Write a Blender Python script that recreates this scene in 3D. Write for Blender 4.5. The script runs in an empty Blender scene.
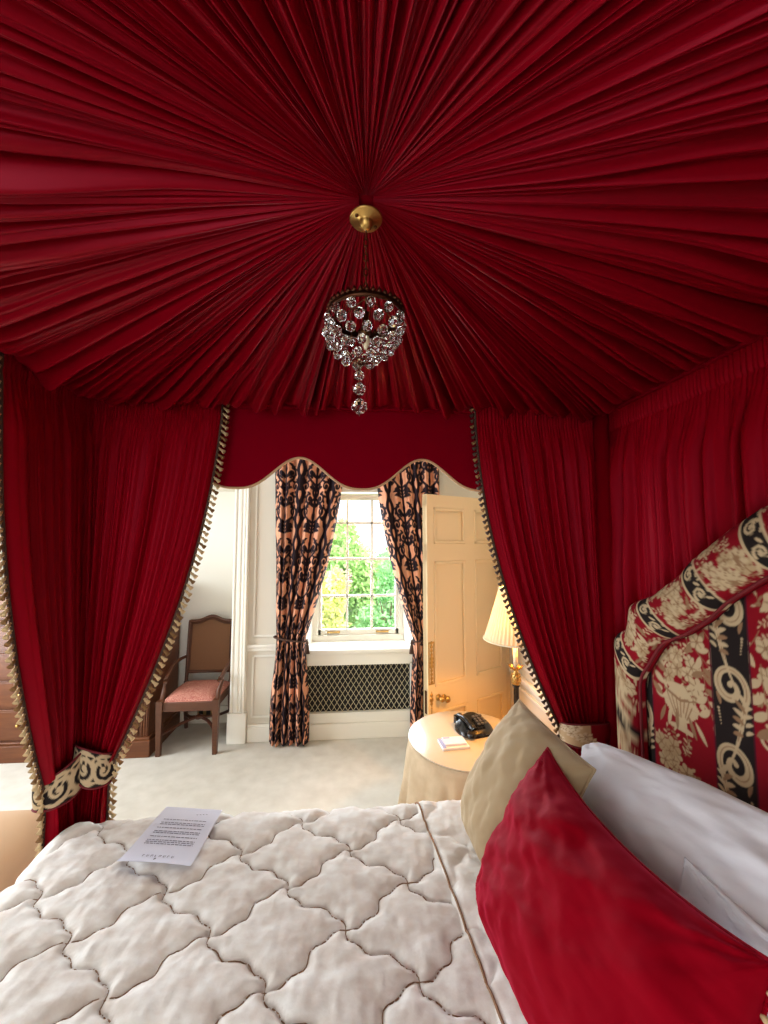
import bpy, bmesh, math, random
import numpy as np
from mathutils import Vector, Matrix

SC = bpy.context.scene
COL = SC.collection
PI = math.pi

# ------------------------------------------------------------------ camera, world, lights, exposure
cam_d = bpy.data.cameras.new('camera')
cam_d.sensor_fit = 'HORIZONTAL'; cam_d.sensor_width = 36.0
cam_d.lens = 36.0 * 385.0 / 768.0
cam_d.clip_start = 0.02; cam_d.clip_end = 200
cam = bpy.data.objects.new('camera', cam_d); COL.objects.link(cam)
cam.location = (0, 0, 1.70)
cam.rotation_euler = (math.radians(94.0), 0, math.radians(-4.4))
SC.camera = cam

SC.view_settings.view_transform = 'Standard'
SC.view_settings.look = 'None'
SC.view_settings.gamma = 1.0
SC.view_settings.use_curve_mapping = False
SC.view_settings.exposure = 0.0
try:
    SC.cycles.use_denoising = True
    SC.cycles.max_bounces = 8
    SC.cycles.diffuse_bounces = 4
    SC.cycles.transparent_max_bounces = 12
    SC.cycles.caustics_reflective = False
    SC.cycles.sample_clamp_indirect = 6.0
except Exception:
    pass

W = bpy.data.worlds.new('daylight'); SC.world = W
W.use_nodes = True
bgn = W.node_tree.nodes['Background']
bgn.inputs['Color'].default_value = (0.93, 0.97, 1.0, 1)
bgn.inputs['Strength'].default_value = 2.8

def area_light(name, loc, direction, sx, sy, watts, color):
    d = bpy.data.lights.new(name, 'AREA'); d.shape = 'RECTANGLE'; d.size = sx; d.size_y = sy
    d.energy = watts; d.color = color
    o = bpy.data.objects.new(name, d); COL.objects.link(o); o.location = loc
    o.rotation_euler = Vector(direction).to_track_quat('-Z', 'Y').to_euler()
    return o

sun_d = bpy.data.lights.new('sun', 'SUN'); sun_d.energy = 11; sun_d.angle = 0.02; sun_d.color = (1, .95, .85)
sun_o = bpy.data.objects.new('sun', sun_d); COL.objects.link(sun_o)
sun_o.rotation_euler = Vector((-0.55, 0.62, -0.75)).to_track_quat('-Z', 'Y').to_euler()
# fill lights in added unseen left and near windows; daylight at the far window
area_light('left_fill_light', (-3.52, 2.2, 1.45), (1, -0.1, -0.05), 1.5, 1.9, 118, (0.88, 0.94, 1.0))
area_light('near_fill_light', (-1.3, -2.12, 1.45), (0.0, 1, -0.05), 1.5, 1.9, 32, (0.92, 0.96, 1.0))
area_light('far_window_daylight', (0.045, 3.80, 1.45), (0, -1, -0.25), 0.74, 1.2, 42, (0.84, 0.93, 1.0)).data.spread = math.radians(150)

# ------------------------------------------------------------------ helpers
def S(r, g, b):
    f = lambda c: (c/255/12.92) if c/255 <= .04045 else ((c/255+.055)/1.055)**2.4
    return (f(r), f(g), f(b))

def tag(o, label=None, cat=None, group=None, kind=None):
    if label: o['label'] = label
    if cat: o['category'] = cat
    if group: o['group'] = group
    if kind: o['kind'] = kind
    return o

def empty(name, loc, label, cat, group=None):
    o = bpy.data.objects.new(name, None); COL.objects.link(o); o.location = loc
    o.empty_display_size = 0.05
    return tag(o, label, cat, group)

class MB:
    """collects pieces (world coordinates) and links them as ONE mesh object"""
    def __init__(s): s.v = []; s.f = []; s.m = []; s.c = []; s.n = 0; s.hascol = False
    def add(s, v, f, mat=0, col=None):
        v = np.asarray(v, float)
        s.v.append(v); s.f.append([tuple(int(i)+s.n for i in q) for q in f]); s.m += [mat]*len(f); s.n += len(v)
        if col is not None:
            s.hascol = True; s.c.append(np.asarray(col, float))
        else: s.c.append(np.ones((len(v), 3)))
        return s
    def box(s, lo, hi, bevel=0, mat=0, rot=None, seg=2):
        bm = bmesh.new(); bmesh.ops.create_cube(bm, size=1)
        lo = Vector(lo); hi = Vector(hi); c = (lo+hi)/2; d = hi-lo
        for v in bm.verts: v.co = Vector((v.co.x*d.x, v.co.y*d.y, v.co.z*d.z))
        if bevel: bmesh.ops.bevel(bm, geom=list(bm.edges), offset=min(bevel, min(d)*.49), segments=seg, affect='EDGES', profile=.5)
        bm.verts.index_update()
        vs = [(rot @ v.co if rot else v.co) + c for v in bm.verts]
        s.add([tuple(v) for v in vs], [[v.index for v in f.verts] for f in bm.faces], mat); bm.free(); return s
    def grid(s, P, mat=0, col=None, closeu=False, closev=False, flip=False):
        nu, nv = P.shape[:2]; f = []
        for i in range(nu if closeu else nu-1):
            i2 = (i+1) % nu
            for j in range(nv if closev else nv-1):
                j2 = (j+1) % nv
                q = (i*nv+j, i2*nv+j, i2*nv+j2, i*nv+j2)
                f.append(q[::-1] if flip else q)
        return s.add(P.reshape(-1, 3), f, mat, None if col is None else col.reshape(-1, 3))
    def lathe(s, prof, c=(0, 0, 0), seg=24, mat=0, axis=None, caps=True):
        pr = np.array(prof, float); a = np.linspace(0, 2*PI, seg, endpoint=False)
        P = np.stack([pr[:, None, 0]*np.cos(a), pr[:, None, 0]*np.sin(a), np.repeat(pr[:, 1:2], seg, 1)], -1)
        if axis is not None:
            R = np.array(Vector((0, 0, 1)).rotation_difference(Vector(axis)).to_matrix()); P = P @ R.T
        P = P + np.array(c); n = s.n
        s.grid(P, mat, closev=True, flip=True)
        L = len(pr)
        if caps: s.f.append([tuple(n+i for i in range(seg))[::-1], tuple(n+(L-1)*seg+i for i in range(seg))]); s.m += [mat, mat] if caps else []
        return s
    def tube(s, pts, r, seg=8, mat=0, closed=False, caps=True, flat=None):
        p = np.array(pts, float); N = len(p); r = np.broadcast_to(np.asarray(r, float), (N,))
        if closed: t = np.roll(p, -1, 0)-np.roll(p, 1, 0)
        else: t = np.gradient(p, axis=0)
        t /= np.linalg.norm(t, axis=1)[:, None]+1e-12
        ref = np.array([0, 0, 1.]) if abs(t[0][2]) < .9 else np.array([1., 0, 0])
        P = np.zeros((N, seg, 3)); a = np.linspace(0, 2*PI, seg, endpoint=False)
        n0 = ref-(ref@t[0])*t[0]; n0 /= np.linalg.norm(n0)
        for i in range(N):
            n0 = n0-(n0@t[i])*t[i]; n0 /= np.linalg.norm(n0)+1e-12; b = np.cross(t[i], n0)
            P[i] = p[i]+r[i]*(np.cos(a)[:, None]*n0+np.sin(a)[:, None]*b)
        n = s.n; s.grid(P, mat, closeu=closed, closev=True)
        if caps and not closed:
            s.f.append([tuple(n+i for i in range(seg))[::-1], tuple(n+(N-1)*seg+i for i in range(seg))]); s.m += [mat, mat]
        return s
    def build(s, name, mats, parent=None, smooth=True, origin=None):
        if not isinstance(mats, (list, tuple)): mats = [mats]
        V = np.concatenate(s.v); F = [q for l in s.f for q in l]
        base = Vector((0, 0, 0))
        if parent is not None:
            base = parent_world(parent)
        elif origin is not None: base = Vector(origin)
        me = bpy.data.meshes.new(name); me.from_pydata((V-np.array(base)).tolist(), [], F)
        for m in mats: me.materials.append(m)
        me.polygons.foreach_set('material_index', np.array(s.m, dtype=np.int32))
        me.polygons.foreach_set('use_smooth', np.full(len(F), bool(smooth)))
        if s.hascol:
            at = me.color_attributes.new('Col', 'FLOAT_COLOR', 'POINT')
            C4 = np.ones((len(V), 4), np.float32); C4[:, :3] = np.concatenate(s.c); at.data.foreach_set('color', C4.ravel())
        if smooth == 'auto' or (smooth and smooth is not True):
            pass
        me.update()
        o = bpy.data.objects.new(name, me); COL.objects.link(o)
        if parent is not None: o.parent = parent
        elif origin is not None: o.location = origin
        if smooth == 'auto':
            try: me.set_sharp_from_angle(angle=math.radians(40))
            except Exception: pass
        return o

def parent_world(o):
    b = Vector(o.location)
    while o.parent is not None:
        o = o.parent; b = b+Vector(o.location)
    return b

def copy_tree(o, parent=None):
    c = o.copy(); COL.objects.link(c); c.parent = parent
    for ch in list(o.children): copy_tree(ch, c)
    return c

def lerp(a, b, t): return a+(b-a)*t
def smooth01(x): x = np.clip(x, 0, 1); return x*x*(3-2*x)

def vnoise(x, y, seed=0):
    x = np.asarray(x, float); y = np.asarray(y, float)
    xi = np.floor(x).astype(np.int64); yi = np.floor(y).astype(np.int64); fx = x-xi; fy = y-yi
    def h(a, b):
        n = (a*374761393+b*668265263+seed*1274126177) & 0x7fffffff
        n = ((n ^ (n >> 13))*1274126177) & 0x7fffffff
        return ((n ^ (n >> 16)) & 0xffff)/65535.0
    fx = fx*fx*(3-2*fx); fy = fy*fy*(3-2*fy)
    return lerp(lerp(h(xi, yi), h(xi+1, yi), fx), lerp(h(xi, yi+1), h(xi+1, yi+1), fx), fy)
def fbm(x, y, seed=0, oct=4):
    r = 0; a = .5
    for o in range(oct): r = r+a*(vnoise(x*2**o, y*2**o, seed+o)-.5); a *= .5
    return r

def fold_fn(n, seed, jitter=.6, pw=.75):
    rnd = np.random.RandomState(seed); w = 1+jitter*(rnd.rand(n)*2-1); e = np.concatenate([[0], np.cumsum(w)]); e /= e[-1]
    amp = .55+.45*rnd.rand(n); ph = rnd.rand(n); sk = .5+.28*(rnd.rand(n)*2-1)
    def f(u):
        i = np.clip(np.searchsorted(e, u, side='right')-1, 0, n-1)
        t = (u-e[i])/(e[i+1]-e[i]); t = np.clip(t, 0, 1)
        k = np.log(.5)/np.log(sk[i]); t = t**k
        return np.abs(np.sin(PI*t))**pw*amp[i], i
    f.ph = ph
    return f

# ------------------------------------------------------------------ materials
def mat(name, color=(.8, .8, .8), rough=.6, metal=0, sheen=0, sheen_tint=None, noise=None, bump=None, attr=False, trans=0, coat=0, ior=1.5, spec=.5, subsurf=0):
    m = bpy.data.materials.new(name); m.use_nodes = True; nt = m.node_tree; b = nt.nodes['Principled BSDF']
    b.inputs['Base Color'].default_value = (*color, 1); b.inputs['Roughness'].default_value = rough; b.inputs['Metallic'].default_value = metal
    b.inputs['IOR'].default_value = ior; b.inputs['Specular IOR Level'].default_value = spec
    b.inputs['Transmission Weight'].default_value = trans; b.inputs['Coat Weight'].default_value = coat
    if sheen:
        b.inputs['Sheen Weight'].default_value = sheen; b.inputs['Sheen Roughness'].default_value = .45
        b.inputs['Sheen Tint'].default_value = (*(sheen_tint or (1, 1, 1)), 1)
    src = None
    if attr:
        a = nt.nodes.new('ShaderNodeVertexColor'); a.layer_name = 'Col'; src = a.outputs['Color']; nt.links.new(src, b.inputs['Base Color'])
    if noise:                                   # (scale xyz or number, second colour, contrast)
        sc, c2, k = noise
        tc = nt.nodes.new('ShaderNodeTexCoord'); mp = nt.nodes.new('ShaderNodeMapping'); mp.inputs['Scale'].default_value = sc if isinstance(sc, tuple) else (sc, sc, sc)
        nz = nt.nodes.new('ShaderNodeTexNoise'); nz.inputs['Scale'].default_value = 1; nz.inputs['Detail'].default_value = 5
        cr = nt.nodes.new('ShaderNodeValToRGB'); cr.color_ramp.elements[0].position = .5-k; cr.color_ramp.elements[1].position = .5+k
        cr.color_ramp.elements[0].color = (*color, 1); cr.color_ramp.elements[1].color = (*c2, 1)
        nt.links.new(tc.outputs['Object'], mp.inputs['Vector']); nt.links.new(mp.outputs['Vector'], nz.inputs['Vector'])
        nt.links.new(nz.outputs['Fac'], cr.inputs['Fac']); nt.links.new(cr.outputs['Color'], b.inputs['Base Color'])
    if bump:                                    # (scale, strength, distance)
        tc = nt.nodes.new('ShaderNodeTexCoord'); mp = nt.nodes.new('ShaderNodeMapping'); sc = bump[0]; mp.inputs['Scale'].default_value = sc if isinstance(sc, tuple) else (sc, sc, sc)
        nz = nt.nodes.new('ShaderNodeTexNoise'); nz.inputs['Scale'].default_value = 1; nz.inputs['Detail'].default_value = 4
        bp = nt.nodes.new('ShaderNodeBump'); bp.inputs['Strength'].default_value = bump[1]; bp.inputs['Distance'].default_value = bump[2]
        nt.links.new(tc.outputs['Object'], mp.inputs['Vector']); nt.links.new(mp.outputs['Vector'], nz.inputs['Vector'])
        nt.links.new(nz.outputs['Fac'], bp.inputs['Height']); nt.links.new(bp.outputs['Normal'], b.inputs['Normal'])
    return m

def mix_translucent(m, color, fac):
    nt = m.node_tree; b = nt.nodes['Principled BSDF']; out = nt.nodes['Material Output']
    t = nt.nodes.new('ShaderNodeBsdfTranslucent'); t.inputs['Color'].default_value = (*color, 1)
    x = nt.nodes.new('ShaderNodeMixShader'); x.inputs[0].default_value = fac
    nt.links.new(b.outputs[0], x.inputs[1]); nt.links.new(t.outputs[0], x.inputs[2]); nt.links.new(x.outputs[0], out.inputs[0])
    return m

RED = S(140, 8, 26)
M = {}
M['red_silk'] = mat('red_silk', S(132, 0, 18), .48, bump=((260, 260, 260), .12, .001), spec=.3)
M['red_lining'] = mat('red_lining', S(121, 0, 17), .4, spec=.4)
M['red_pelmet'] = mat('red_pelmet', S(124, 0, 22), .7, spec=.08)
M['red_velvet'] = mat('red_velvet', S(134, 0, 18), .75, sheen=.5, sheen_tint=S(255, 50, 100), bump=((30, 30, 30), .15, .004), spec=.2)
M['red_piping'] = mat('red_piping', S(110, 10, 24), .7)
for k_ in ('red_silk', 'red_lining', 'red_pelmet', 'red_velvet'):      # silk shine takes the colour of the thread
    M[k_].node_tree.nodes['Principled BSDF'].inputs['Specular Tint'].default_value = (1, .12, .2, 1)
M['braid'] = mat('braid', S(190, 150, 112), .8)
M['fringe_cream'] = mat('fringe_cream', S(206, 178, 134), .85)
M['fringe_brown'] = mat('fringe_brown', S(72, 48, 36), .85)
M['fringe_gold'] = mat('fringe_gold', S(132, 96, 56), .85)
M['tapestry'] = mat('tapestry', attr=True, rough=.85, bump=((400, 400, 400), .2, .001), spec=.2)
M['damask'] = mat('damask', attr=True, rough=.8, spec=.2)
M['quilt'] = mat('quilt', S(251, 249, 246), .8, sheen=.1, noise=((14, 24, 14), S(228, 219, 212), .14), bump=((60, 60, 60), .25, .004), spec=.2)
M['stitch'] = mat('stitch', S(150, 114, 86), .9)
M['white_linen'] = mat('white_linen', S(238, 236, 244), .75, sheen=.1, bump=((14, 14, 14), .18, .01), spec=.25)
M['tan_velvet'] = mat('tan_velvet', S(178, 154, 120), .75, sheen=.5, sheen_tint=S(240, 225, 200), bump=((18, 18, 18), .2, .006), spec=.2)
M['paper'] = mat('paper', S(222, 222, 238), .7)
M['ink'] = mat('ink', S(120, 116, 135), .8)
M['carpet'] = mat('carpet', S(210, 205, 194), .95, noise=((9, 9, 9), S(196, 190, 178), .2), bump=((260, 260, 260), .5, .004), spec=.1)
M['wall'] = mat('wall', S(226, 219, 203), .7)
M['wall_recess'] = mat('wall_recess', S(226, 222, 210), .7)
M['paint'] = mat('paint', S(238, 234, 222), .45)
M['door_paint'] = mat('door_paint', S(238, 213, 166), .4)
M['ceiling'] = mat('ceiling', S(238, 236, 230), .8)
M['glass'] = None
M['brass'] = mat('brass', S(196, 158, 92), .38, metal=1)
M['old_brass'] = mat('old_brass', S(92, 62, 36), .42, metal=1)
M['bronze'] = mat('bronze', S(74, 44, 30), .45, metal=1)
M['crystal'] = mat('crystal', (1, 1, 1), .0, trans=1, ior=1.55)
M['wood'] = mat('wood', S(88, 50, 27), .45, noise=((3, 60, 60), S(78, 42, 22), .2))
M['wood_dark'] = mat('wood_dark', S(84, 44, 24), .35, noise=((40, 8, 8), S(62, 30, 16), .2), coat=.3)
M['wood_press'] = mat('wood_press', S(110, 64, 34), .45, noise=((5, 50, 50), S(86, 46, 25), .22), coat=.1, spec=.35)
M['cane'] = mat('cane', S(128, 86, 52), .65, noise=((240, 4, 240), S(108, 68, 38), .1), bump=((300, 300, 300), .4, .002))
M['seat_fabric'] = mat('seat_fabric', S(150, 72, 62), .8, noise=((130, 130, 130), S(196, 140, 120), .08))
M['dark_gap'] = mat('dark_gap', S(24, 22, 20), .8)
M['lattice'] = mat('lattice', S(214, 204, 170), .5, metal=.2)
M['cloth'] = mat('cloth', S(204, 182, 150), .85, noise=((12, 12, 12), S(184, 160, 128), .2))
M['tray_glass'] = mat('tray_glass', S(200, 188, 166), .22, spec=.4)
M['black_plastic'] = mat('black_plastic', S(18, 17, 18), .22)
M['grey_key'] = mat('grey_key', S(70, 70, 74), .4)
M['pad'] = mat('pad', S(236, 234, 236), .7)
M['pad_blue'] = mat('pad_blue', S(150, 160, 200), .7)
M['black_lacquer'] = mat('black_lacquer', S(16, 15, 15), .25)
M['candle'] = mat('candle', S(240, 226, 190), .5)
M['ottoman'] = mat('ottoman', S(192, 156, 120), .85, sheen=.1)
M['leaf_a'] = mix_translucent(mat('leaf_a', S(172, 206, 140), .7), S(206, 236, 160), .4)
M['leaf_b'] = mix_translucent(mat('leaf_b', S(212, 216, 140), .7), S(230, 236, 150), .35)
M['leaf_c'] = mix_translucent(mat('leaf_c', S(152, 204, 150), .7), S(184, 232, 170), .4)
M['leaf_pink'] = mix_translucent(mat('leaf_pink', S(222, 166, 180), .7), S(236, 180, 190), .3)
M['leaf_plum'] = mix_translucent(mat('leaf_plum', S(186, 140, 156), .7), S(204, 150, 166), .3)
M['bark'] = mat('bark', S(90, 74, 58), .9)
M['lawn'] = mat('lawn', S(112, 150, 70), .9, noise=(3, S(90, 130, 60), .2))
M['socket'] = mat('socket', S(150, 128, 84), .3, metal=.8)

g = bpy.data.materials.new('pane_glass'); g.use_nodes = True; nt = g.node_tree; nt.nodes.clear()
o_ = nt.nodes.new('ShaderNodeOutputMaterial'); t_ = nt.nodes.new('ShaderNodeBsdfTransparent'); gl = nt.nodes.new('ShaderNodeBsdfGlossy'); gl.inputs['Roughness'].default_value = .02
fr = nt.nodes.new('ShaderNodeMixShader'); fr.inputs[0].default_value = .05
nt.links.new(t_.outputs[0], fr.inputs[1]); nt.links.new(gl.outputs[0], fr.inputs[2]); nt.links.new(fr.outputs[0], o_.inputs[0]); M['glass'] = g

shade_m = mix_translucent(mat('shade_silk', S(222, 206, 174), .8), S(255, 238, 212), .04); M['shade'] = shade_m

# ------------------------------------------------------------------ pattern canvases (colour of woven and printed fabric)
class Canvas:
    def __init__(s, w, h, res, bg):
        s.w, s.h, s.res = w, h, res; s.nx, s.ny = int(w*res), int(h*res)
        s.a = np.ones((s.ny, s.nx, 3))*np.array(bg)
    def _region(s, x0, x1, y0, y1):
        i0, i1 = max(0, int(x0*s.res)), min(s.nx, int(x1*s.res)+2); j0, j1 = max(0, int(y0*s.res)), min(s.ny, int(y1*s.res)+2)
        if i0 >= i1 or j0 >= j1: return None
        X, Y = np.meshgrid((np.arange(i0, i1)+.5)/s.res, (np.arange(j0, j1)+.5)/s.res); return i0, i1, j0, j1, X, Y
    def _put(s, r, d, col):
        i0, i1, j0, j1 = r[:4]; k = np.clip(.5-d*s.res, 0, 1)[..., None]
        s.a[j0:j1, i0:i1] = s.a[j0:j1, i0:i1]*(1-k)+np.array(col)*k
    def stroke(s, pts, w, col):
        p = np.array(pts, float); w = np.broadcast_to(np.asarray(w, float), (len(p),)); m = w.max()
        r = s._region(p[:, 0].min()-m, p[:, 0].max()+m, p[:, 1].min()-m, p[:, 1].max()+m)
        if r is None: return
        X, Y = r[4], r[5]; D = np.full(X.shape, 9.)
        for k in range(len(p)-1):
            a, b = p[k], p[k+1]; ab = b-a; L = ab@ab+1e-12
            t = np.clip(((X-a[0])*ab[0]+(Y-a[1])*ab[1])/L, 0, 1)
            D = np.minimum(D, np.hypot(X-a[0]-t*ab[0], Y-a[1]-t*ab[1])-lerp(w[k], w[k+1], t))
        s._put(r, D, col)
    def ellipse(s, cx, cy, rx, ry, col, ang=0):
        m = max(rx, ry); r = s._region(cx-m, cx+m, cy-m, cy+m)
        if r is None: return
        c, n = math.cos(ang), math.sin(ang); X = (r[4]-cx)*c+(r[5]-cy)*n; Y = -(r[4]-cx)*n+(r[5]-cy)*c
        s._put(r, (np.hypot(X/rx, Y/ry)-1)*min(rx, ry), col)
    def rect(s, x0, x1, y0, y1, col):
        r = s._region(x0, x1, y0, y1)
        if r is None: return
        s._put(r, np.maximum(np.abs(r[4]-(x0+x1)/2)-(x1-x0)/2, np.abs(r[5]-(y0+y1)/2)-(y1-y0)/2), col)
    def leaf(s, x, y, ang, L, w, col, curl=0):
        t = np.linspace(0, 1, 9); a = ang+curl*t; px = x+np.cumsum(np.cos(a))*L/9; py = y+np.cumsum(np.sin(a))*L/9
        s.stroke(np.c_[px, py], np.maximum(w*np.sin(PI*np.clip(t*.92+.06, 0, 1))**.8, .0006), col)
    def spiral(s, x, y, r0, turns, a0, sgn, w, col, tail=None):
        t = np.linspace(0, 1, 30); a = a0+sgn*t*turns*2*PI; r = r0*(1-t)**.75+r0*.08
        P = np.c_[x+r*np.cos(a), y+r*np.sin(a)]
        s.stroke(P, w*(1-.35*t), col); s.ellipse(P[-1][0], P[-1][1], w*1.5, w*1.5, col)
        return P
    def sample(s, x, y):
        fx = np.clip(x*s.res-.5, 0, s.nx-1.001); fy = np.clip(y*s.res-.5, 0, s.ny-1.001); i = fx.astype(int); j = fy.astype(int); u = (fx-i)[..., None]; v = (fy-j)[..., None]
        return (s.a[j, i]*(1-u)+s.a[j, i+1]*u)*(1-v)+(s.a[j+1, i]*(1-u)+s.a[j+1, i+1]*u)*v

K_CREAM, K_TAUPE, K_BLACK, K_RED, K_DK = S(200, 177, 142), S(150, 116, 86), S(34, 26, 26), S(136, 4, 26), S(96, 70, 54)

def flower(c, x, y, r, rnd, col=K_CREAM, col2=K_TAUPE):
    n = 6; a0 = rnd.rand()*6
    for k in range(n):
        a = a0+k*2*PI/n; c.ellipse(x+.62*r*math.cos(a), y+.62*r*math.sin(a), .46*r, .36*r, col, a)
    for k in range(n):
        a = a0+(k+.5)*2*PI/n; c.stroke([(x+.2*r*math.cos(a), y+.2*r*math.sin(a)), (x+.8*r*math.cos(a), y+.8*r*math.sin(a))], .045*r+.0004, col2)
    c.ellipse(x, y, .22*r, .22*r, col2)

def spray(c, x, y, ang, L, rnd, col=K_CREAM, n=6, curl=.8):
    t = np.linspace(0, 1, 16); a = ang+curl*t*rnd.choice([-1, 1]); P = np.c_[x+np.cumsum(np.cos(a))*L/16, y+np.cumsum(np.sin(a))*L/16]
    c.stroke(P, .0012, K_TAUPE)
    for k in range(n):
        i = 2+int(13*k/n); s_ = 1 if k % 2 else -1
        c.leaf(P[i][0], P[i][1], a[i]+s_*.9, L*.26, L*.055, col if rnd.rand() > .35 else K_TAUPE, .4*s_)
    c.leaf(P[-1][0], P[-1][1], a[-1], L*.25, L*.05, col)

def bouquet(c, x, y, w, h, rnd, n=14):
    for k in range(n):
        a = rnd.rand()*2*PI; spray(c, x+.2*w*math.cos(a), y+.2*h*math.sin(a), a, .38*max(w, h)*(.7+.5*rnd.rand()), rnd)
    for k in range(n):
        fx, fy = x+(rnd.rand()-.5)*w*.75, y+(rnd.rand()-.5)*h*.75; flower(c, fx, fy, min(w, h)*(.13+.1*rnd.rand()), rnd, K_CREAM if rnd.rand() > .25 else S(186, 160, 124))

def urn(c, x, y, s_, rnd):
    """urn of flowers, foot at (x, y)"""
    prof = [(.00, .16), (.03, .16), (.06, .05), (.12, .05), (.16, .13), (.26, .24), (.36, .27), (.44, .2), (.5, .15), (.55, .24), (.58, .25)]
    for a, b in zip(prof[:-1], prof[1:]):
        for t in np.linspace(0, 1, 5):
            h = lerp(a[0], b[0], t); r = lerp(a[1], b[1], t); c.stroke([(x-r*s_, y+h*s_), (x+r*s_, y+h*s_)], .012*s_, K_CREAM)
    for k in (-1, 1):
        c.spiral(x+k*.33*s_, y+.42*s_, .13*s_, 1.1, PI/2 if k > 0 else PI/2, k, .022*s_, K_CREAM)
    for k in range(-3, 4): c.stroke([(x+k*.03*s_, y+.17*s_), (x+k*.07*s_, y+.42*s_)], .008*s_, K_TAUPE)
    c.stroke([(x-.24*s_, y+.46*s_), (x, y+.38*s_), (x+.24*s_, y+.46*s_)], .018*s_, K_TAUPE)
    bouquet(c, x, y+.8*s_, .75*s_, .5*s_, rnd, 12)

def scroll_stripe(c, x, y0, y1, w, rnd, flip=1, pitch=.205):
    c.rect(x-w/2, x+w/2, y0, y1, K_BLACK)
    c.rect(x-w/2-.004, x-w/2, y0, y1, S(90, 14, 40)); c.rect(x+w/2, x+w/2+.004, y0, y1, S(90, 14, 40))
    y = y0-.02; s_ = flip
    while y < y1+.15:
        # a stem rising along one edge, curling over the top into a volute
        cx_, cy_ = x+s_*.02*w, y+pitch*.60; R = w*.40; t = np.linspace(0, 1, 46); a = PI+.5-t*(2*PI*1.32); r = R*(1-t)**.62+R*.10
        V = np.c_[cx_-s_*r*np.cos(a)*-1, cy_+r*np.sin(a)*1.12]
        tail = np.c_[lerp(x+s_*w*.22, V[0][0], t[::3]**.6), lerp(y-pitch*.42, V[0][1], t[::3])]
        c.stroke(np.r_[tail, V], np.r_[w*(.02+.055*t[::3]), w*(.082-.03*t+.045*np.exp(-((t-.55)/.2)**2))], K_CREAM)
        c.stroke(np.r_[tail[6:], V[:30]]+np.array([s_*.001, 0]), w*.012, K_TAUPE)
        c.ellipse(V[-1][0], V[-1][1], w*.07, w*.07, K_CREAM)
        for k in range(4): c.leaf(V[26+3*k][0], V[26+3*k][1], math.atan2(V[26+3*k][1]-cy_, V[26+3*k][0]-cx_)+PI+.5*s_, w*.16, w*.035, K_CREAM, .5*s_)
        # acanthus leaves where the stem leaves the edge
        bx, by_ = V[0][0], V[0][1]
        for k in range(6): c.leaf(bx+s_*w*.02*k, by_-pitch*(.10+.07*k), PI/2-s_*(.15+.22*k), w*(.42-.03*k), w*.06, K_CREAM if k % 2 == 0 else K_TAUPE, -s_*.8)
        for k in range(4): c.leaf(bx+s_*w*.05, by_-pitch*(.12+.1*k), PI/2+s_*.5, w*.24, w*.045, K_CREAM, s_*.9)
        for k in range(6): c.ellipse(x+s_*w*(.36-.01*k), y+pitch*.26-k*w*.075, w*.032*(1-.1*k), w*.032*(1-.1*k), K_CREAM)
        c.leaf(x+s_*w*.30, y+pitch*.3, PI/2, w*.35, w*.05, K_TAUPE, -s_*.6)
        y += pitch; s_ = -s_

# ------------------------------------------------------------------ the setting
def struct(name, mb, m, parent=None, smooth=False):
    o = mb.build(name, m, parent, smooth)
    if parent is None: o['kind'] = 'structure'
    return o
CZ = 2.66          # ceiling
XL, XR, YN, YF, YB = -3.45, 1.22, -2.05, 3.45, 3.82
struct('floor', MB().box((XL-.2, YN-.2, -.12), (XR+.2, YB+.15, 0)), M['carpet'])
struct('ceiling', MB().box((XL-.2, YN-.2, CZ), (XR+.2, YB+.2, CZ+.15)), M['ceiling'])
AX = -1.03         # alcove edge
# far wall: pier between alcove and window, lintel over the alcove, panel round the window
wf = MB()
wf.box((AX, YF, 0), (-.44, YB, CZ)).box((.54, YF, 0), (XR+.2, YB, CZ)).box((-.44, YF, 2.12), (.54, YB, CZ)).box((-.44, 3.60, 0), (.54, YB, .74))
wf.box((XL-.2, YF, 2.16), (AX, YB, CZ))
struct('wall_far', wf, M['wall'])
struct('wall_alcove', MB().box((XL-.2, YB, 0), (AX, YB+.15, CZ)), M['wall_recess'])
struct('wall_right', MB().box((XR, YN-.2, 0), (XR+.18, YB, CZ)), M['wall'])
wl = MB(); wl.box((XL-.15, YN-.2, 0), (XL, 1.4, CZ)).box((XL-.15, 3.0, 0), (XL, YB, CZ)).box((XL-.15, 1.4, 0), (XL, 3.0, .45)).box((XL-.15, 1.4, 2.45), (XL, 3.0, CZ))
struct('wall_left', wl, M['wall'])
wn = MB(); wn.box((XL-.15, YN-.15, 0), (-2.1, YN, CZ)).box((-.5, YN-.15, 0), (XR+.15, YN, CZ)).box((-2.1, YN-.15, 0), (-.5, YN, .45)).box((-2.1, YN-.15, 2.45), (-.5, YN, CZ))
struct('wall_near', wn, M['wall'])
bb = MB(); bb.box((AX+.14, YF-.02, 0), (-.42, YF, .14), .004).box((AX+.14, YF-.028, 0), (-.42, YF, .12), .004).box((.52, YF-.02, 0), (XR, YF, .14), .004)
struct('baseboard_far', bb, M['paint'])
struct('baseboard_alcove', MB().box((XL, YB-.02, 0), (AX, YB, .15), .004), M['paint'])
struct('baseboard_right', MB().box((XR-.02, YN, 0), (XR, 2.95, .14), .004), M['paint'])
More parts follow.
